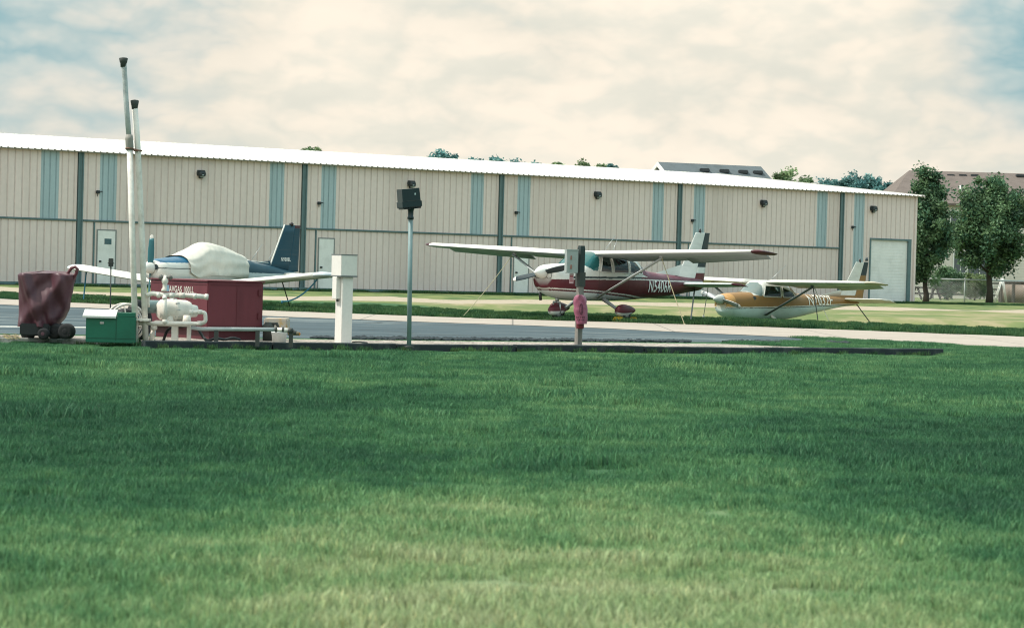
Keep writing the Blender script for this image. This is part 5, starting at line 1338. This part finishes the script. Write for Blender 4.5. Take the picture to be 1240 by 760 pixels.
# pump
DU = G(211, 415, PADZ).y + .12
def U(px, py, dd=0.0): return P(px, py, DU + dd)
o3 = U(211, 415); o3.z = 0
pump = thing('fuel_pump', o3, 'cream fuel pump with fat body and bent pipes in front of the red tank', 'fuel pump')
k = DU / F_PX
MB().lathe(U(193, 374.5), PV + Vector((0, 0, -.03)), [(0, .02), (0, .13), (.03, .155), (.08, .165), (.20, .165), (.22, .18), (.25, .18), (.27, .165), (.44, .160), (.50, .14), (.53, .10), (.62, .09), (.62, .01)], 28).build('pump_body', pumpw, pump, o3)
MB().lathe(U(177, 371, .1), PV, [(0, .02), (0, .09), (.03, .10), (.2, .10), (.23, .06), (.25, .0)], 20).build('motor', mat('grey green motor', (.16, .23, .235, 1), .5, dirt=.3), pump, o3)
MB().bbox(U(187, 392) + Vector((0, -.06, -.03)), U(229, 389) + Vector((0, .2, .0)), .01).build('base_plate', pumpw, pump, o3)
def pipe(name, pts, r, joints=(), m=pipew, dd=0.0, jr=1.22):
    q = [U(x, y, dd) for x, y in pts]; mb = MB()
    P3 = [q[0]]
    for i in range(1, len(q) - 1):     # rounded elbows
        a, b, c = q[i - 1], q[i], q[i + 1]; ra = min(r * 1.6, (a - b).length * .45, (c - b).length * .45); s_ = b + (a - b).normalized() * ra; e_ = b + (c - b).normalized() * ra
        for u in range(5): t_ = u / 4; P3.append(s_.lerp(b, t_).lerp(b.lerp(e_, t_), t_))
    P3.append(q[-1]); mb.tube(P3, r, 12)
    for x, y, dx, dy in joints:
        a = U(x, y, dd); b = U(x + dx, y + dy, dd); mb.tube([a, b], r * jr, 12)
    return mb.build(name, m, pump, o3)
pipe('outlet_pipe', [(178, 358), (183, 355), (200, 357), (226, 357.5), (252, 359.5)], .036, [(190, 357, 4, 0), (205, 357.3, 6, .3), (217, 357.5, 7, .4), (234, 358.3, 4, .3), (248, 359.2, 4, .3)], dd=-.22)
pipe('elbow', [(178, 359), (177.5, 366), (178, 372)], .045, [(176, 360, 3, 0)], dd=-.1)
pipe('return_pipe', [(229, 378), (244, 377.5), (248.5, 379), (249, 389), (244, 391.5), (146, 391.2)], .030, [(229, 378, 5, 0), (240, 377.6, 4, .0), (244, 391.4, -5, 0), (205, 391.3, -6, 0), (168, 391.2, -4, 0)], dd=-.2)
pipe('riser', [(199.5, 391), (199.5, 357)], .030, [(199.5, 391, 0, -4), (199.5, 362, 0, -3)], dd=-.25)
mb = MB().lathe(U(199.5, 353, -.22), (0, 0, 1), [(0, .05), (.03, .055), (.06, .035), (.12, .035), (.14, .05), (.19, .05), (.21, .03), (.25, .02), (.25, 0)], 16); mb.build('valve_bonnet', pumpw, pump, o3)
MB().tube([U(194.5, 335, -.22), U(199.5, 337, -.22), U(206, 335, -.22)], .020, 8).lathe(U(195, 335.5, -.22), (-.6, -.2, .4), [(-.03, 0), (-.02, .035), (.02, .04), (.04, 0)], 12).lathe(U(206, 335.5, -.22), (.6, -.2, .4), [(-.03, 0), (-.02, .035), (.02, .04), (.04, 0)], 12).build('valve_handle', mat('grey valve handle', (.16, .15, .14, 1), .6), pump, o3)
MB().bbox(U(202, 352.5, -.28), U(205, 345, -.27), .003).build('tag', mat('pale blue tag', (.32, .47, .60, 1), .5), pump, o3)
for x, wd in ((211.5, .048), (228.5, .030), (184.5, .028)): 
    a, b = U(x, 415.5), U(x, 391); MB().box((a.x - wd, a.y - wd, PADZ - .02), (a.x + wd, a.y + wd, b.z)).bbox((a.x - wd * 1.7, a.y - wd * 1.7, PADZ - .01), (a.x + wd * 1.7, a.y + wd * 1.7, PADZ + .02), .005).build('leg', pumpw, pump, o3)
MB().lathe(U(187, 397, -.1), (0, -1, .2), [(0, .03), (.03, .05), (.06, .05), (.09, .02), (.1, 0)], 14).tube([U(186, 399, -.08), U(183, 405, -.08), U(182, 413, -.08)], .022, 8).build('drain_valve', pumpw, pump, o3)
for px in (205, 226): MB().lathe(U(px, 391), (0, 0, 1), [(0, .07), (.05, .065), (.12, .05)], 14).build('foot', pumpw, pump, o3)
# flange bolts
mb = MB()
for i in range(10): a = i / 10 * 6.283; q = U(193, 374.5) + PV * .235 + Vector((0, 0, 1)) * .172 * math.sin(a) + NV * .172 * math.cos(a); mb.lathe(q - PV * .03, PV, [(0, .012), (.06, .012)], 6)
mb.build('bolts', pipeg, pump, o3)
# hose under the pump
hosem = mat('black rubber hose', (.018, .022, .024, 1), .6)
mb = MB(); pts = [U(198, 412, .2), U(203, 400, .15), U(212, 396, .25), U(236, 396, .1), U(246, 408, .0), U(252, 412, -.05), U(262, 409.5, .0), U(272, 411, .1), U(282, 409, .15), U(292, 411.5, .2)]
fine = []
for i in range(len(pts) - 1):
    for j in range(6):
        p0, p1, p2, p3 = pts[max(i - 1, 0)], pts[i], pts[i + 1], pts[min(i + 2, len(pts) - 1)]; u = j / 6
        fine.append(.5 * ((2 * p1) + (p2 - p0) * u + (2 * p0 - 5 * p1 + 4 * p2 - p3) * u * u + (3 * p1 - p0 - 3 * p2 + p3) * u ** 3))
mb.tube(fine, .022, 8); mb.v = [Vector((v.x, v.y, max(v.z, PADZ + .004))) for v in mb.v]; tag(mb.build('hose', hosem, None, U(236, 410)), 'black hose looping out from under the cream pump along the red tank', 'hose')
# long discharge pipe with valves beside the tank
DQ = G(300, 418, PADZ).y + .15
def Q(px, py, dd=0.0): return P(px, py, DQ + dd)
o3 = Q(300, 416); o3.z = 0
dl = thing('discharge_pipe', o3, 'long grey fuel pipe running low along the red tank, black couplings at its end', 'pipe')
MB().tube([Q(232, 396.5), Q(244, 398.2), Q(335, 398.8)], .030, 12).build('pipe', pipeg, dl, o3)
for x in (333, 341.5): MB().tube([Q(x, 398.8), Q(x + 2.5, 398.9)], .040, 12).build('coupling', capd, dl, o3)
MB().tube([Q(335, 398.8), Q(352, 400.0)], .033, 12).build('end_pipe', pipew, dl, o3); MB().tube([Q(349, 399.8), Q(354, 401)], .048, 12).tube([Q(354, 400.5), Q(356.5, 403), Q(359, 403)], .036, 10).build('nozzle', capd, dl, o3)
MB().tube([Q(348.5, 403.5), Q(362, 403.8)], .030, 10).build('side_valve', mat('brass valve', (.32, .22, .13, 1), .4, metal=.5), dl, o3); MB().bbox(Q(359.5, 406) + Vector((0, -.02, 0)), Q(364, 402.5) + Vector((0, .02, 0)), .01).build('valve_handle', mat('orange handle', (.55, .22, .04, 1), .5), dl, o3)
for x in (352.5, 262, 312): a = Q(x, 400); MB().box((a.x - .03, a.y - .03, PADZ - .02), (a.x + .03, a.y + .03, a.z)).build('support', capd, dl, o3)
# white bucket below the pipe
c = G(336, 416, PADZ); c.y += .25; c.z = PADZ; bk = thing('bucket', c, 'small white bucket beneath the grey pipe end', 'bucket')
MB().lathe((0, 0, 0), (0, 0, 1), [(0, .0), (0, .105), (.16, .12), (.165, .128), (.185, .128), (.185, .115), (.02, .10), (.02, 0)], 24).build('pail', mat('white plastic', (.58, .60, .60, 1), .4, dirt=.3), bk); MB().tube([(.12 * math.cos(a), -.02, .17 - .09 * math.sin(a)) for a in [i * math.pi / 12 for i in range(13)]], .005, 6).build('handle', METAL, bk)
# dark drum-like filter at the tank corner
c = G(322, 413, PADZ); c.z = PADZ; c.y += .3; ff = thing('filter_housing', c, 'small black filter housing at the right end of the red tank', 'filter')
MB().lathe((0, 0, 0), (0, 0, 1), [(0, 0), (0, .085), (.20, .085), (.21, .10), (.25, .10), (.26, .07), (.30, .05), (.30, 0)], 20).build('canister', capd, ff); MB().tube([(.05, 0, .27), (.14, 0, .28), (.17, 0, .2)], .025, 8).build('port', capd, ff)
# low concrete block with orange stains on the asphalt
c = G(335, 402.5); c.z = 0; blk = MB(); kk = c.y / F_PX
blk.bbox((-14 * kk, -.3, 0), (14 * kk, .35, 17.5 * kk), .02)
m = bpy.data.materials.new('stained block'); t = NT(m); n = t.noise(t.objco(), 4.5, 5, .65); cc = t.mix(t.mapr(n, .50, .68), (.50, .42, .35, 1), (.55, .34, .13, 1)); t.principled(cc, .9, 0, .2)
o = blk.build('concrete_block', m); o.location = c; tag(o, 'pale low block with orange stains standing on the asphalt beyond the bucket', 'block')
# green cabinet
a = G(103.5, 413.2, PADZ); b = G(153, 415.5, PADZ); c = (a + b) / 2; k = c.y / F_PX; wd = (b - a).length; ang = math.atan2(b.y - a.y, b.x - a.x)
gb = thing('green_cabinet', Vector((a.x, a.y, PADZ)), 'green hose cabinet with a tilted white lid beside the covered cart', 'cabinet', rz=rad(6))
hh = 35 * k
MB().bbox((0, 0, -.01), (wd, .42, hh - .05), .008).build('box', greenp, gb)
MB().bbox((wd * .62, .01, hh - .048), (wd - .01, .40, hh + .012), .006).build('top_panel', greenp, gb)
MB().loft([[(x, -.05, hh - .075), (x, .45, hh + .02), (x, .45, hh + .045), (x, -.05, hh - .045)] for x in (-.05, wd * .60)], 0, False).build('lid', lidw, gb)
mb = MB().box((wd * .60, -.004, .02), (wd * .612, .0, hh - .06)).box((.015, -.004, .05), (wd - .015, .0, .058)); mb.build('panel_seam', mat('dark green seam', (.006, .06, .035, 1), .6), gb)
MB().bbox((wd * .28, -.012, hh * .62), (wd * .36, .0, hh * .70), .003).build('latch', METAL, gb)
# hose reel
c = U(152, 390, .30); o3 = Vector((c.x, c.y, 0)); kk = c.y / F_PX
reel = thing('hose_reel', Vector((c.x, c.y, PADZ)), 'white rimmed hose reel wound with black hose between the green cabinet and the vent pipes', 'hose reel'); zc = c.z - PADZ; R = 22 * kk
axr = Vector((.45, -1, 0)).normalized()
for s_ in (-1, 1):
    cc = Vector((0, 0, zc)) + axr * .11 * s_; fl = MB().torus(cc, axr, R, .019, 36, 8)
    sx = axr.cross(Vector((0, 0, 1)))
    for i in range(6): a_ = i / 6 * 6.283 + .3; fl.tube([cc, cc + (sx * math.cos(a_) + Vector((0, 0, 1)) * math.sin(a_)) * R], .012, 6)
    fl.build('rim', pipew, reel)
coil = MB()
for i in range(5): coil.torus(Vector((0, 0, zc)) + axr * (-.08 + .04 * i), axr, R * (.62 + .05 * (i % 2)), .028, 30, 8)
coil.build('hose_coil', hosem, reel); MB().lathe(Vector((0, 0, zc)) - axr * .13, axr, [(0, .03), (0, .05), (.26, .05), (.26, .03)], 14).build('drum', METAL, reel)
st = MB()
for s_ in (-1, 1):
    for q in (-1, 1): st.tube([Vector((0, 0, zc)) + axr * .14 * s_, axr * .14 * s_ + sx * q * .2], .016, 6)
st.build('stand', hosem, reel)
# dark tyre leaning behind the pipes
c = P(168.5, 390, DU + 1.0); o3 = Vector((c.x, c.y, PADZ)); ty = thing('spare_tire', o3, 'dark tire propped against the red tank behind the vent pipes', 'tire')
MB().torus((0, 0, .31), (.9, -.35, .12), .235, .085, 32, 12).build('tread', RUBBER, ty)
# marker rod with a black head
c = G(134, 409.5); c = P(133.6, 388, 46.0); o3 = Vector((c.x, 46.0, 0)); tp_ = P(134.3, 322, 46); 
mk = thing('marker_post', o3, 'thin black rod with a small black box on top behind the green cabinet', 'marker'); MB().tube([o3, tp_], .013, 8).build('rod', capd, mk, o3)
q = P(134.4, 318, 46); MB().bbox(q + Vector((-.042, -.04, -.075)), q + Vector((.042, .04, .08)), .008).bbox(q + Vector((-.055, -.05, -.02)), q + Vector((.055, .05, .0)), .004).build('head', capd, mk, o3)
# covered cart
k = G(50, 412, PADZ).y / F_PX; base = G(50, 410.5, PADZ); base.z = PADZ
cart = thing('ground_cart', base, 'black wheeled cart almost hidden under the maroon tarp', 'cart')
Dm = base.y
def K(px, py, dd=0.0): return P(px, py, Dm + dd) - base
MB().bbox(K(23.5, 406, -.06), K(70, 391, .6), .02).build('chassis', mat('black chassis', (.015, .018, .02, 1), .7), cart)
hubd = mat('dull maroon hub', (.09, .035, .05, 1), .6)
wheel(cart, K(81, 401, -.05), 19.5 * k / 2 * 1.0, .2, (.15, 1, 0)); wheel(cart, K(67, 401, .12), 19.5 * k / 2, .2, (.15, 1, 0)); wheel(cart, K(53, 404, -.12), 7 * k, .12, (.1, 1, 0), 'caster_wheel'); wheel(cart, K(34, 404, .5), 8.5 * k, .12, (.1, 1, 0), 'caster_wheel'); wheel(cart, K(72, 400.5, .7), 19.5 * k / 2, .2, (.15, 1, 0))
for w_ in cart.children:
    for h_ in w_.children: h_.data.materials[0] = hubd if 'caster' in w_.name else RUBBER
mb = MB(); pts = [K(78, 345, .3), K(82, 331, .2), K(86.5, 324.5, .18), K(91, 323.2, .16), (K(94, 326, .15)), K(92.5, 331, .16), K(88, 337, .2), K(84, 345, .25)]
mb.tube(pts, .024, 8).build('handle', mat('maroon grip', (.12, .035, .045, 1), .6), cart)
MB().tube([K(60, 392, .2), K(80, 345, .27)], .03, 8).build('handle_stem', capd, cart)
tarpm = mat('maroon vinyl tarp', (.078, .023, .034, 1), .5, dirt=.4, scale=2, dirtcol=(.06, .018, .03, 1), spec=.5)
# silhouette rows: (py, left px, right px)
SIL = [(330.8, 27, 85), (333, 23.8, 91), (338, 23.5, 90.3), (345, 23.5, 88), (355, 23.3, 86.5), (365, 23.2, 85), (375, 23, 82), (384, 22.8, 78.5), (390, 22.6, 73), (395, 22.8, 68)]
rows = []; na = 88
N = 60
for i in range(N + 1):
    py = lerp(SIL[0][0], SIL[-1][0], i / N); xl = lin([(a, b) for a, b, c in SIL], py); xr = lin([(a, c) for a, b, c in SIL], py)
    row = []
    for j in range(na):
        a = 2 * math.pi * j / na; cx = (xl + xr) / 2; hx_ = (xr - xl) / 2; n_ = 3.2
        ca, sa = math.cos(a), math.sin(a); ux = math.copysign(abs(ca) ** (2 / n_), ca); uy = math.copysign(abs(sa) ** (2 / n_), sa)
        px = cx + hx_ * ux; q = P(px, py, Dm + .32) ; q.y = Dm + .32 + .36 * uy
        s_ = (px - 24) / 66; h_ = (395 - py) / 64
        # folds hanging from the front left and right corners towards the middle
        w_ = .10 * noise.noise((s_ * 4.6 + h_ * 1.5, h_ * .8, 1.0 + uy * .6)) + .075 * noise.noise((s_ * 3.2 - h_ * 2.6, h_ * .5 + s_, 4.0)) + .045 * noise.noise((s_ * 10 + h_ * 2.5, h_ * 1.6, uy + 7))
        w_ *= .8; q += Vector((ca * w_ * .35, sa * w_ * 1.4, .02 * noise.noise((s_ * 5, uy * 3, 2)) if i < 3 else 0))
        if i == N: q.z += .03 * noise.noise((a * 2, 0, 0))
        row.append(q)
    rows.append(row)
mb = MB(); mb.loft(rows, 0, True, cap=False)
top = rows[0]; cen = sum(top, Vector()) / na; prev = top; 
for kx in (.8, .55, .28):
    cur = [cen.lerp(q, kx) + Vector((0, 0, .035 * (1 - kx) + .02 * noise.noise((q.x * 6, q.y * 6, kx)))) for q in top]
    mb.loft([prev, cur], 0, True, cap=False); prev = cur
mb.v.append(cen + Vector((0, 0, .04))); n0 = len(mb.v) - 1 - na
for j in range(na): mb.f.append((n0 + j, n0 + (j + 1) % na, len(mb.v) - 1)); mb.mi.append(0); mb.sm.append(True)
o = mb.build('tarp', tarpm, None, base + Vector((0, .3, .3))); tag(o, 'wrinkled maroon tarp draped over the black wheeled cart', 'tarp')
# white pillar cabinet
c = G(413, 416.2, PADZ); c.z = PADZ; k = c.y / F_PX
whp = mat('white cabinet paint', (.74, .70, .655, 1), .5, dirt=.3, scale=2.2, streak=True, dirtcol=(.38, .34, .30, 1))
pil = thing('dispenser_pillar', c, 'white square pillar with a wider head standing alone on the gravel', 'pillar', rz=PSI)
s_ = 12.3 * k / math.cos(PSI); sl = 9.2 * k / math.sin(PSI); zz = 82 * k; zt = 107.5 * k
MB().bbox((0, 0, -.02), (s_, sl, zz), .006).build('column', whp, pil)
ex = .058
MB().bbox((-ex, -ex * .7, zz + .004), (s_ + ex * .7, sl + ex, zt), .006).build('head', whp, pil)
MB().box((-ex - .008, -ex * .7 - .008, zz - .012), (s_ + ex * .7 + .008, sl + ex + .008, zz + .010)).box((-ex - .004, -ex * .7 - .004, zt - .004), (s_ + ex * .7 + .004, sl + ex + .004, zt + .012)).build('seam_trim', mat('grey seam', (.16, .17, .17, 1), .6), pil)
MB().bbox((-.075, sl * .30, 54 * k), (.0, sl * .95, zz - .012), .006).build('side_box', whp, pil); MB().lathe((-.04, sl * .3 + .02, 54 * k - .04), (0, 0, 1), [(0, 0), (0, .02), (.05, .02)], 8).build('plug', capd, pil)
MB().tube([(s_ + .02, .02, .03), (s_ + .12, -.02, .035), (s_ + .3, .02, .02)], .012, 6).build('cable', capd, pil)
# lamp pole
c = G(495.3, 420.3, PADZ); c.z = PADZ; k = c.y / F_PX
pole = thing('lamp_pole', c, 'slim grey green pole carrying a black box shaped floodlight', 'lamp pole'); tp_ = P(497.2, 264, c.y) - c
MB().tube([(0, 0, -.02), tp_], .036, 14).build('pole', mat('weathered galvanised pole', (.185, .265, .27, 1), .5, dirt=.4, scale=4), pole)
MB().lathe((0, 0, 0), (0, 0, 1), [(0, .075), (.015, .075), (.02, .04)], 14).build('base_plate', capd, pole)
blk = mat('black lamp paint', (.012, .028, .032, 1), .35, dirt=.2)
MB().lathe(tp_ - Vector((0, 0, .02)), (0, 0, 1), [(0, .05), (.03, .052), (.05, .042), (.13, .044), (.16, .055), (.21, .055), (.24, .03)], 16).build('socket', blk, pole)
bx = P(495.5, 240, c.y) - c; M = Matrix.Translation(bx) @ Matrix.Rotation(rad(22), 4, 'Z') @ Matrix.Rotation(rad(-7), 4, 'Y') @ Matrix.Diagonal((.84, .84, 1, 1)); h_ = 11.6 * k
lamp = MB().loft([[(-.19, -.13, -h_), (.17, -.13, -h_), (.17, .13, -h_), (-.19, .13, -h_)], [(-.20, -.16, -h_ * .9), (.185, -.16, -h_ * .9), (.185, .16, -h_ * .9), (-.20, .16, -h_ * .9)], [(-.20, -.16, -h_ * .35), (.185, -.16, -h_ * .35), (.185, .16, -h_ * .35), (-.20, .16, -h_ * .35)], [(-.185, -.145, -h_ * .33), (.17, -.145, -h_ * .33), (.17, .145, -h_ * .33), (-.185, .145, -h_ * .33)], [(-.18, -.145, h_), (.165, -.145, h_), (.165, .145, h_), (-.18, .145, h_)]], 0, False, M=M).build('floodlight_housing', blk, pole)
fins = MB()
for i in range(11): x = -.17 + i * .033; fins.box((x - .004, -.152, -h_ * 1.12), (x + .004, .14, -h_ * .9), M=M)
fins.build('cooling_fins', blk, lamp); MB().box((.06, -.150, h_ * .30), (.085, -.144, h_ * .50), M=M).build('label_plate', mat('pale sticker', (.45, .55, .55, 1), .5), lamp)
MB().box((-.19, -.148, -h_ * .30), (.17, -.12, -h_ * .25), M=M).build('seam', capd, lamp)
# wooden post with box, tag and bag
c = G(700, 420.3, PADZ); c.z = PADZ; k = c.y / F_PX; tp_ = P(704.2, 297.5, c.y) - c; wdp = 3.6 * k
wood = mat('silvered post wood', (.225, .205, .185, 1), .9, dirt=.7, scale=4, streak=True, dirtcol=(.06, .07, .065, 1), bump=.4); woodk = mat('tarred post wood', (.028, .042, .042, 1), .8, dirt=.5, scale=4, streak=True)
post = thing('wooden_post', c, 'grey wooden post with a dark upper half beside the maroon airplane', 'post')
def sq(q, w_, ang=PSI): return [q + Vector((math.cos(ang + math.pi / 4 + i * math.pi / 2), math.sin(ang + math.pi / 4 + i * math.pi / 2), 0)) * w_ * 1.3 for i in range(4)]
MB().loft([sq(tp_ * u + Vector((0, 0, -.03 if u == 0 else 0)), wdp) for u in (0, .25, .5, .62)], 0, False).build('lower_post', wood, post)
MB().loft([sq(tp_ * u, wdp * 1.02) for u in (.622, .8, .97)] + [sq(tp_, wdp * .85)], 0, False).build('upper_post', woodk, post)
def W_(px, py, dd=-.12): return P(px, py, c.y + dd) - c
bm_ = mat('pale grey box enamel', (.34, .37, .36, 1), .45, dirt=.3, scale=4)
q = W_(692.5, 316.5); M = Matrix.Translation(q) @ Matrix.Rotation(rad(14), 4, 'Z')
ebx = MB().bbox((-.105, -.07, -14 * k), (.09, .08, 13.5 * k), .008, M=M).build('meter_box', bm_, post); MB().bbox((-.045, -.082, -9 * k), (-.015, -.068, -4 * k), .003, M=M).bbox((-.045, -.082, 2 * k), (-.02, -.068, 7 * k), .003, M=M).build('hasp', mat('rusty hasp', (.30, .15, .12, 1), .7), ebx)
MB().box((-.108, -.074, 13.3 * k), (.093, .084, 14.5 * k), M=M).build('cap', bm_, ebx)
pinkm = mat('faded pink vinyl', (.30, .085, .14, 1), .45, dirt=.45, scale=4, dirtcol=(.24, .055, .10, 1)); pinkl = mat('pale pink card', (.55, .33, .36, 1), .6)
q = W_(692, 337); tg = MB().bbox(q + Vector((-.034, -.005, -.085)), q + Vector((.036, .005, .08)), .003).build('paper_tag', pinkl, post)
MB().box(q + Vector((-.022, -.008, -.05)), q + Vector((.026, -.0055, -.035))).box(q + Vector((-.022, -.008, -.02)), q + Vector((.020, -.0055, -.008))).box(q + Vector((-.022, -.008, .02)), q + Vector((.024, -.0055, .045))).build('tag_print', mat('red print', (.35, .08, .09, 1), .6), tg)
MB().loft([sq(tp_ * u, wdp * 1.35) for u in (.60, .74)], 0, False).build('bracket', capd, post)
# fire extinguisher hidden in its bag
bs = W_(703, 376) ; o3 = c + Vector((bs.x, bs.y, bs.z - .2)); ext = thing('fire_extinguisher', o3, 'fire extinguisher on the wooden post with only its dark red base showing under the bag', 'fire extinguisher')
MB().lathe((0, 0, -.10), (0, 0, 1), [(0, .0), (0, .06), (.02, .066), (.40, .066), (.44, .03), (.47, .02), (.47, 0)], 20).build('cylinder', mat('dark red cylinder', (.16, .02, .03, 1), .4), ext); MB().bbox((-.02, -.07, .36), (.02, .04, .40), .006).build('lever', capd, ext); MB().box((-.03, .05, .0), (.03, .14, .3)).build('wall_bracket', capd, ext)
rows = []
SB = [(357, 699, 705), (358.5, 696, 708), (362, 694.6, 710), (368, 694.5, 710.8), (378, 695, 711.3), (386, 696.5, 711.8), (392, 698, 711)]
for i in range(37):
    py = lerp(357, 392, i / 36); xl = lin([(a, b) for a, b, _ in SB], py); xr = lin([(a, b) for a, _, b in SB], py); row = []
    for j in range(40):
        a = 2 * math.pi * j / 40; q = P((xl + xr) / 2 + (xr - xl) / 2 * math.cos(a), py, c.y - .14); wv = .012 * noise.noise((math.cos(a) * 2.2, math.sin(a) * 2.2, i * .13)) + .006 * noise.noise((math.cos(a) * 5, math.sin(a) * 5, i * .3)); q.y = c.y - .14 + (.105 + wv) * math.sin(a); q.x += wv * math.cos(a); row.append(q)
    rows.append(row)
bag = MB().loft(rows, 0, True, cap=False).add([rows[0][j] for j in range(40)], [list(range(40))], 0).build('bag', pinkm, None, o3); tag(bag, 'faded pink vinyl bag pulled over the extinguisher on the wooden post', 'bag')
# worn print on the bag: an upright oval emblem with a bar of blurred marks under it
prt = MB(); dark_print = mat('worn dark print', (.10, .028, .05, 1), .6, dirt=.5, scale=14)
def on_bag(px, py):
    xl = lin([(a, b) for a, b, _ in SB], py); xr = lin([(a, b) for a, _, b in SB], py); u = max(-.95, min(.95, (px - (xl + xr) / 2) / ((xr - xl) / 2))); q = P(px, py, c.y - .14); a = -math.acos(u)
    i = (py - 357); wv = .012 * noise.noise((math.cos(a) * 2.2, math.sin(a) * 2.2, i * .1337)) + .006 * noise.noise((math.cos(a) * 5, math.sin(a) * 5, i * .308)); q.y = c.y - .14 - (.105 + wv) * math.sqrt(1 - u * u) - .010; return q
ring = []
for i in range(24): a = i / 24 * 6.283; ring.append((on_bag(703.6 + 2.5 * math.cos(a), 374 + 6.6 * math.sin(a)), on_bag(703.6 + 1.75 * math.cos(a), 374 + 5.6 * math.sin(a))))
prt.add([q for r_ in ring for q in r_], [(2 * i, (2 * i + 2) % 48, (2 * i + 3) % 48, 2 * i + 1) for i in range(24)])
def blot(x0, y0, x1, y1):
    n = 4; vs = [on_bag(lerp(x0, x1, i / n), y) for i in range(n + 1) for y in (y0, y1)]; prt.add(vs, [(2 * i, 2 * i + 2, 2 * i + 3, 2 * i + 1) for i in range(n)])
for y in (370.2, 372.4, 374.6, 376.8): blot(702.5, y, 704.8, y + 1.2)
for x in (697.5, 699.6, 701.7, 704.2, 706.3): blot(x, 383.2, x + 1.5, 384.8)
for x in (698.8, 701.0, 704.0, 705.9): blot(x, 386.2, x + 1.4, 387.7)
p_ = prt.build('print', dark_print, bag, o3)
# straw on the pad at the cart
mb = MB(); rng = random.Random(5)
for i in range(160):
    q = G(rng.uniform(4, 24), rng.uniform(406, 411), PADZ); a = rng.uniform(0, 6.28); l_ = rng.uniform(.03, .12); d = Vector((math.cos(a), math.sin(a), rng.uniform(0, .5))) * l_; q.z = PADZ + .005
    mb.add([q, q + Vector((.006, 0, .004)), q + d], [(0, 1, 2)])
tag(mb.build('straw', mat('dry straw', (.34, .27, .12, 1), .9)), 'dry straw lying on the concrete beside the covered cart', 'straw', kind='stuff')
bpy.context.view_layer.update()
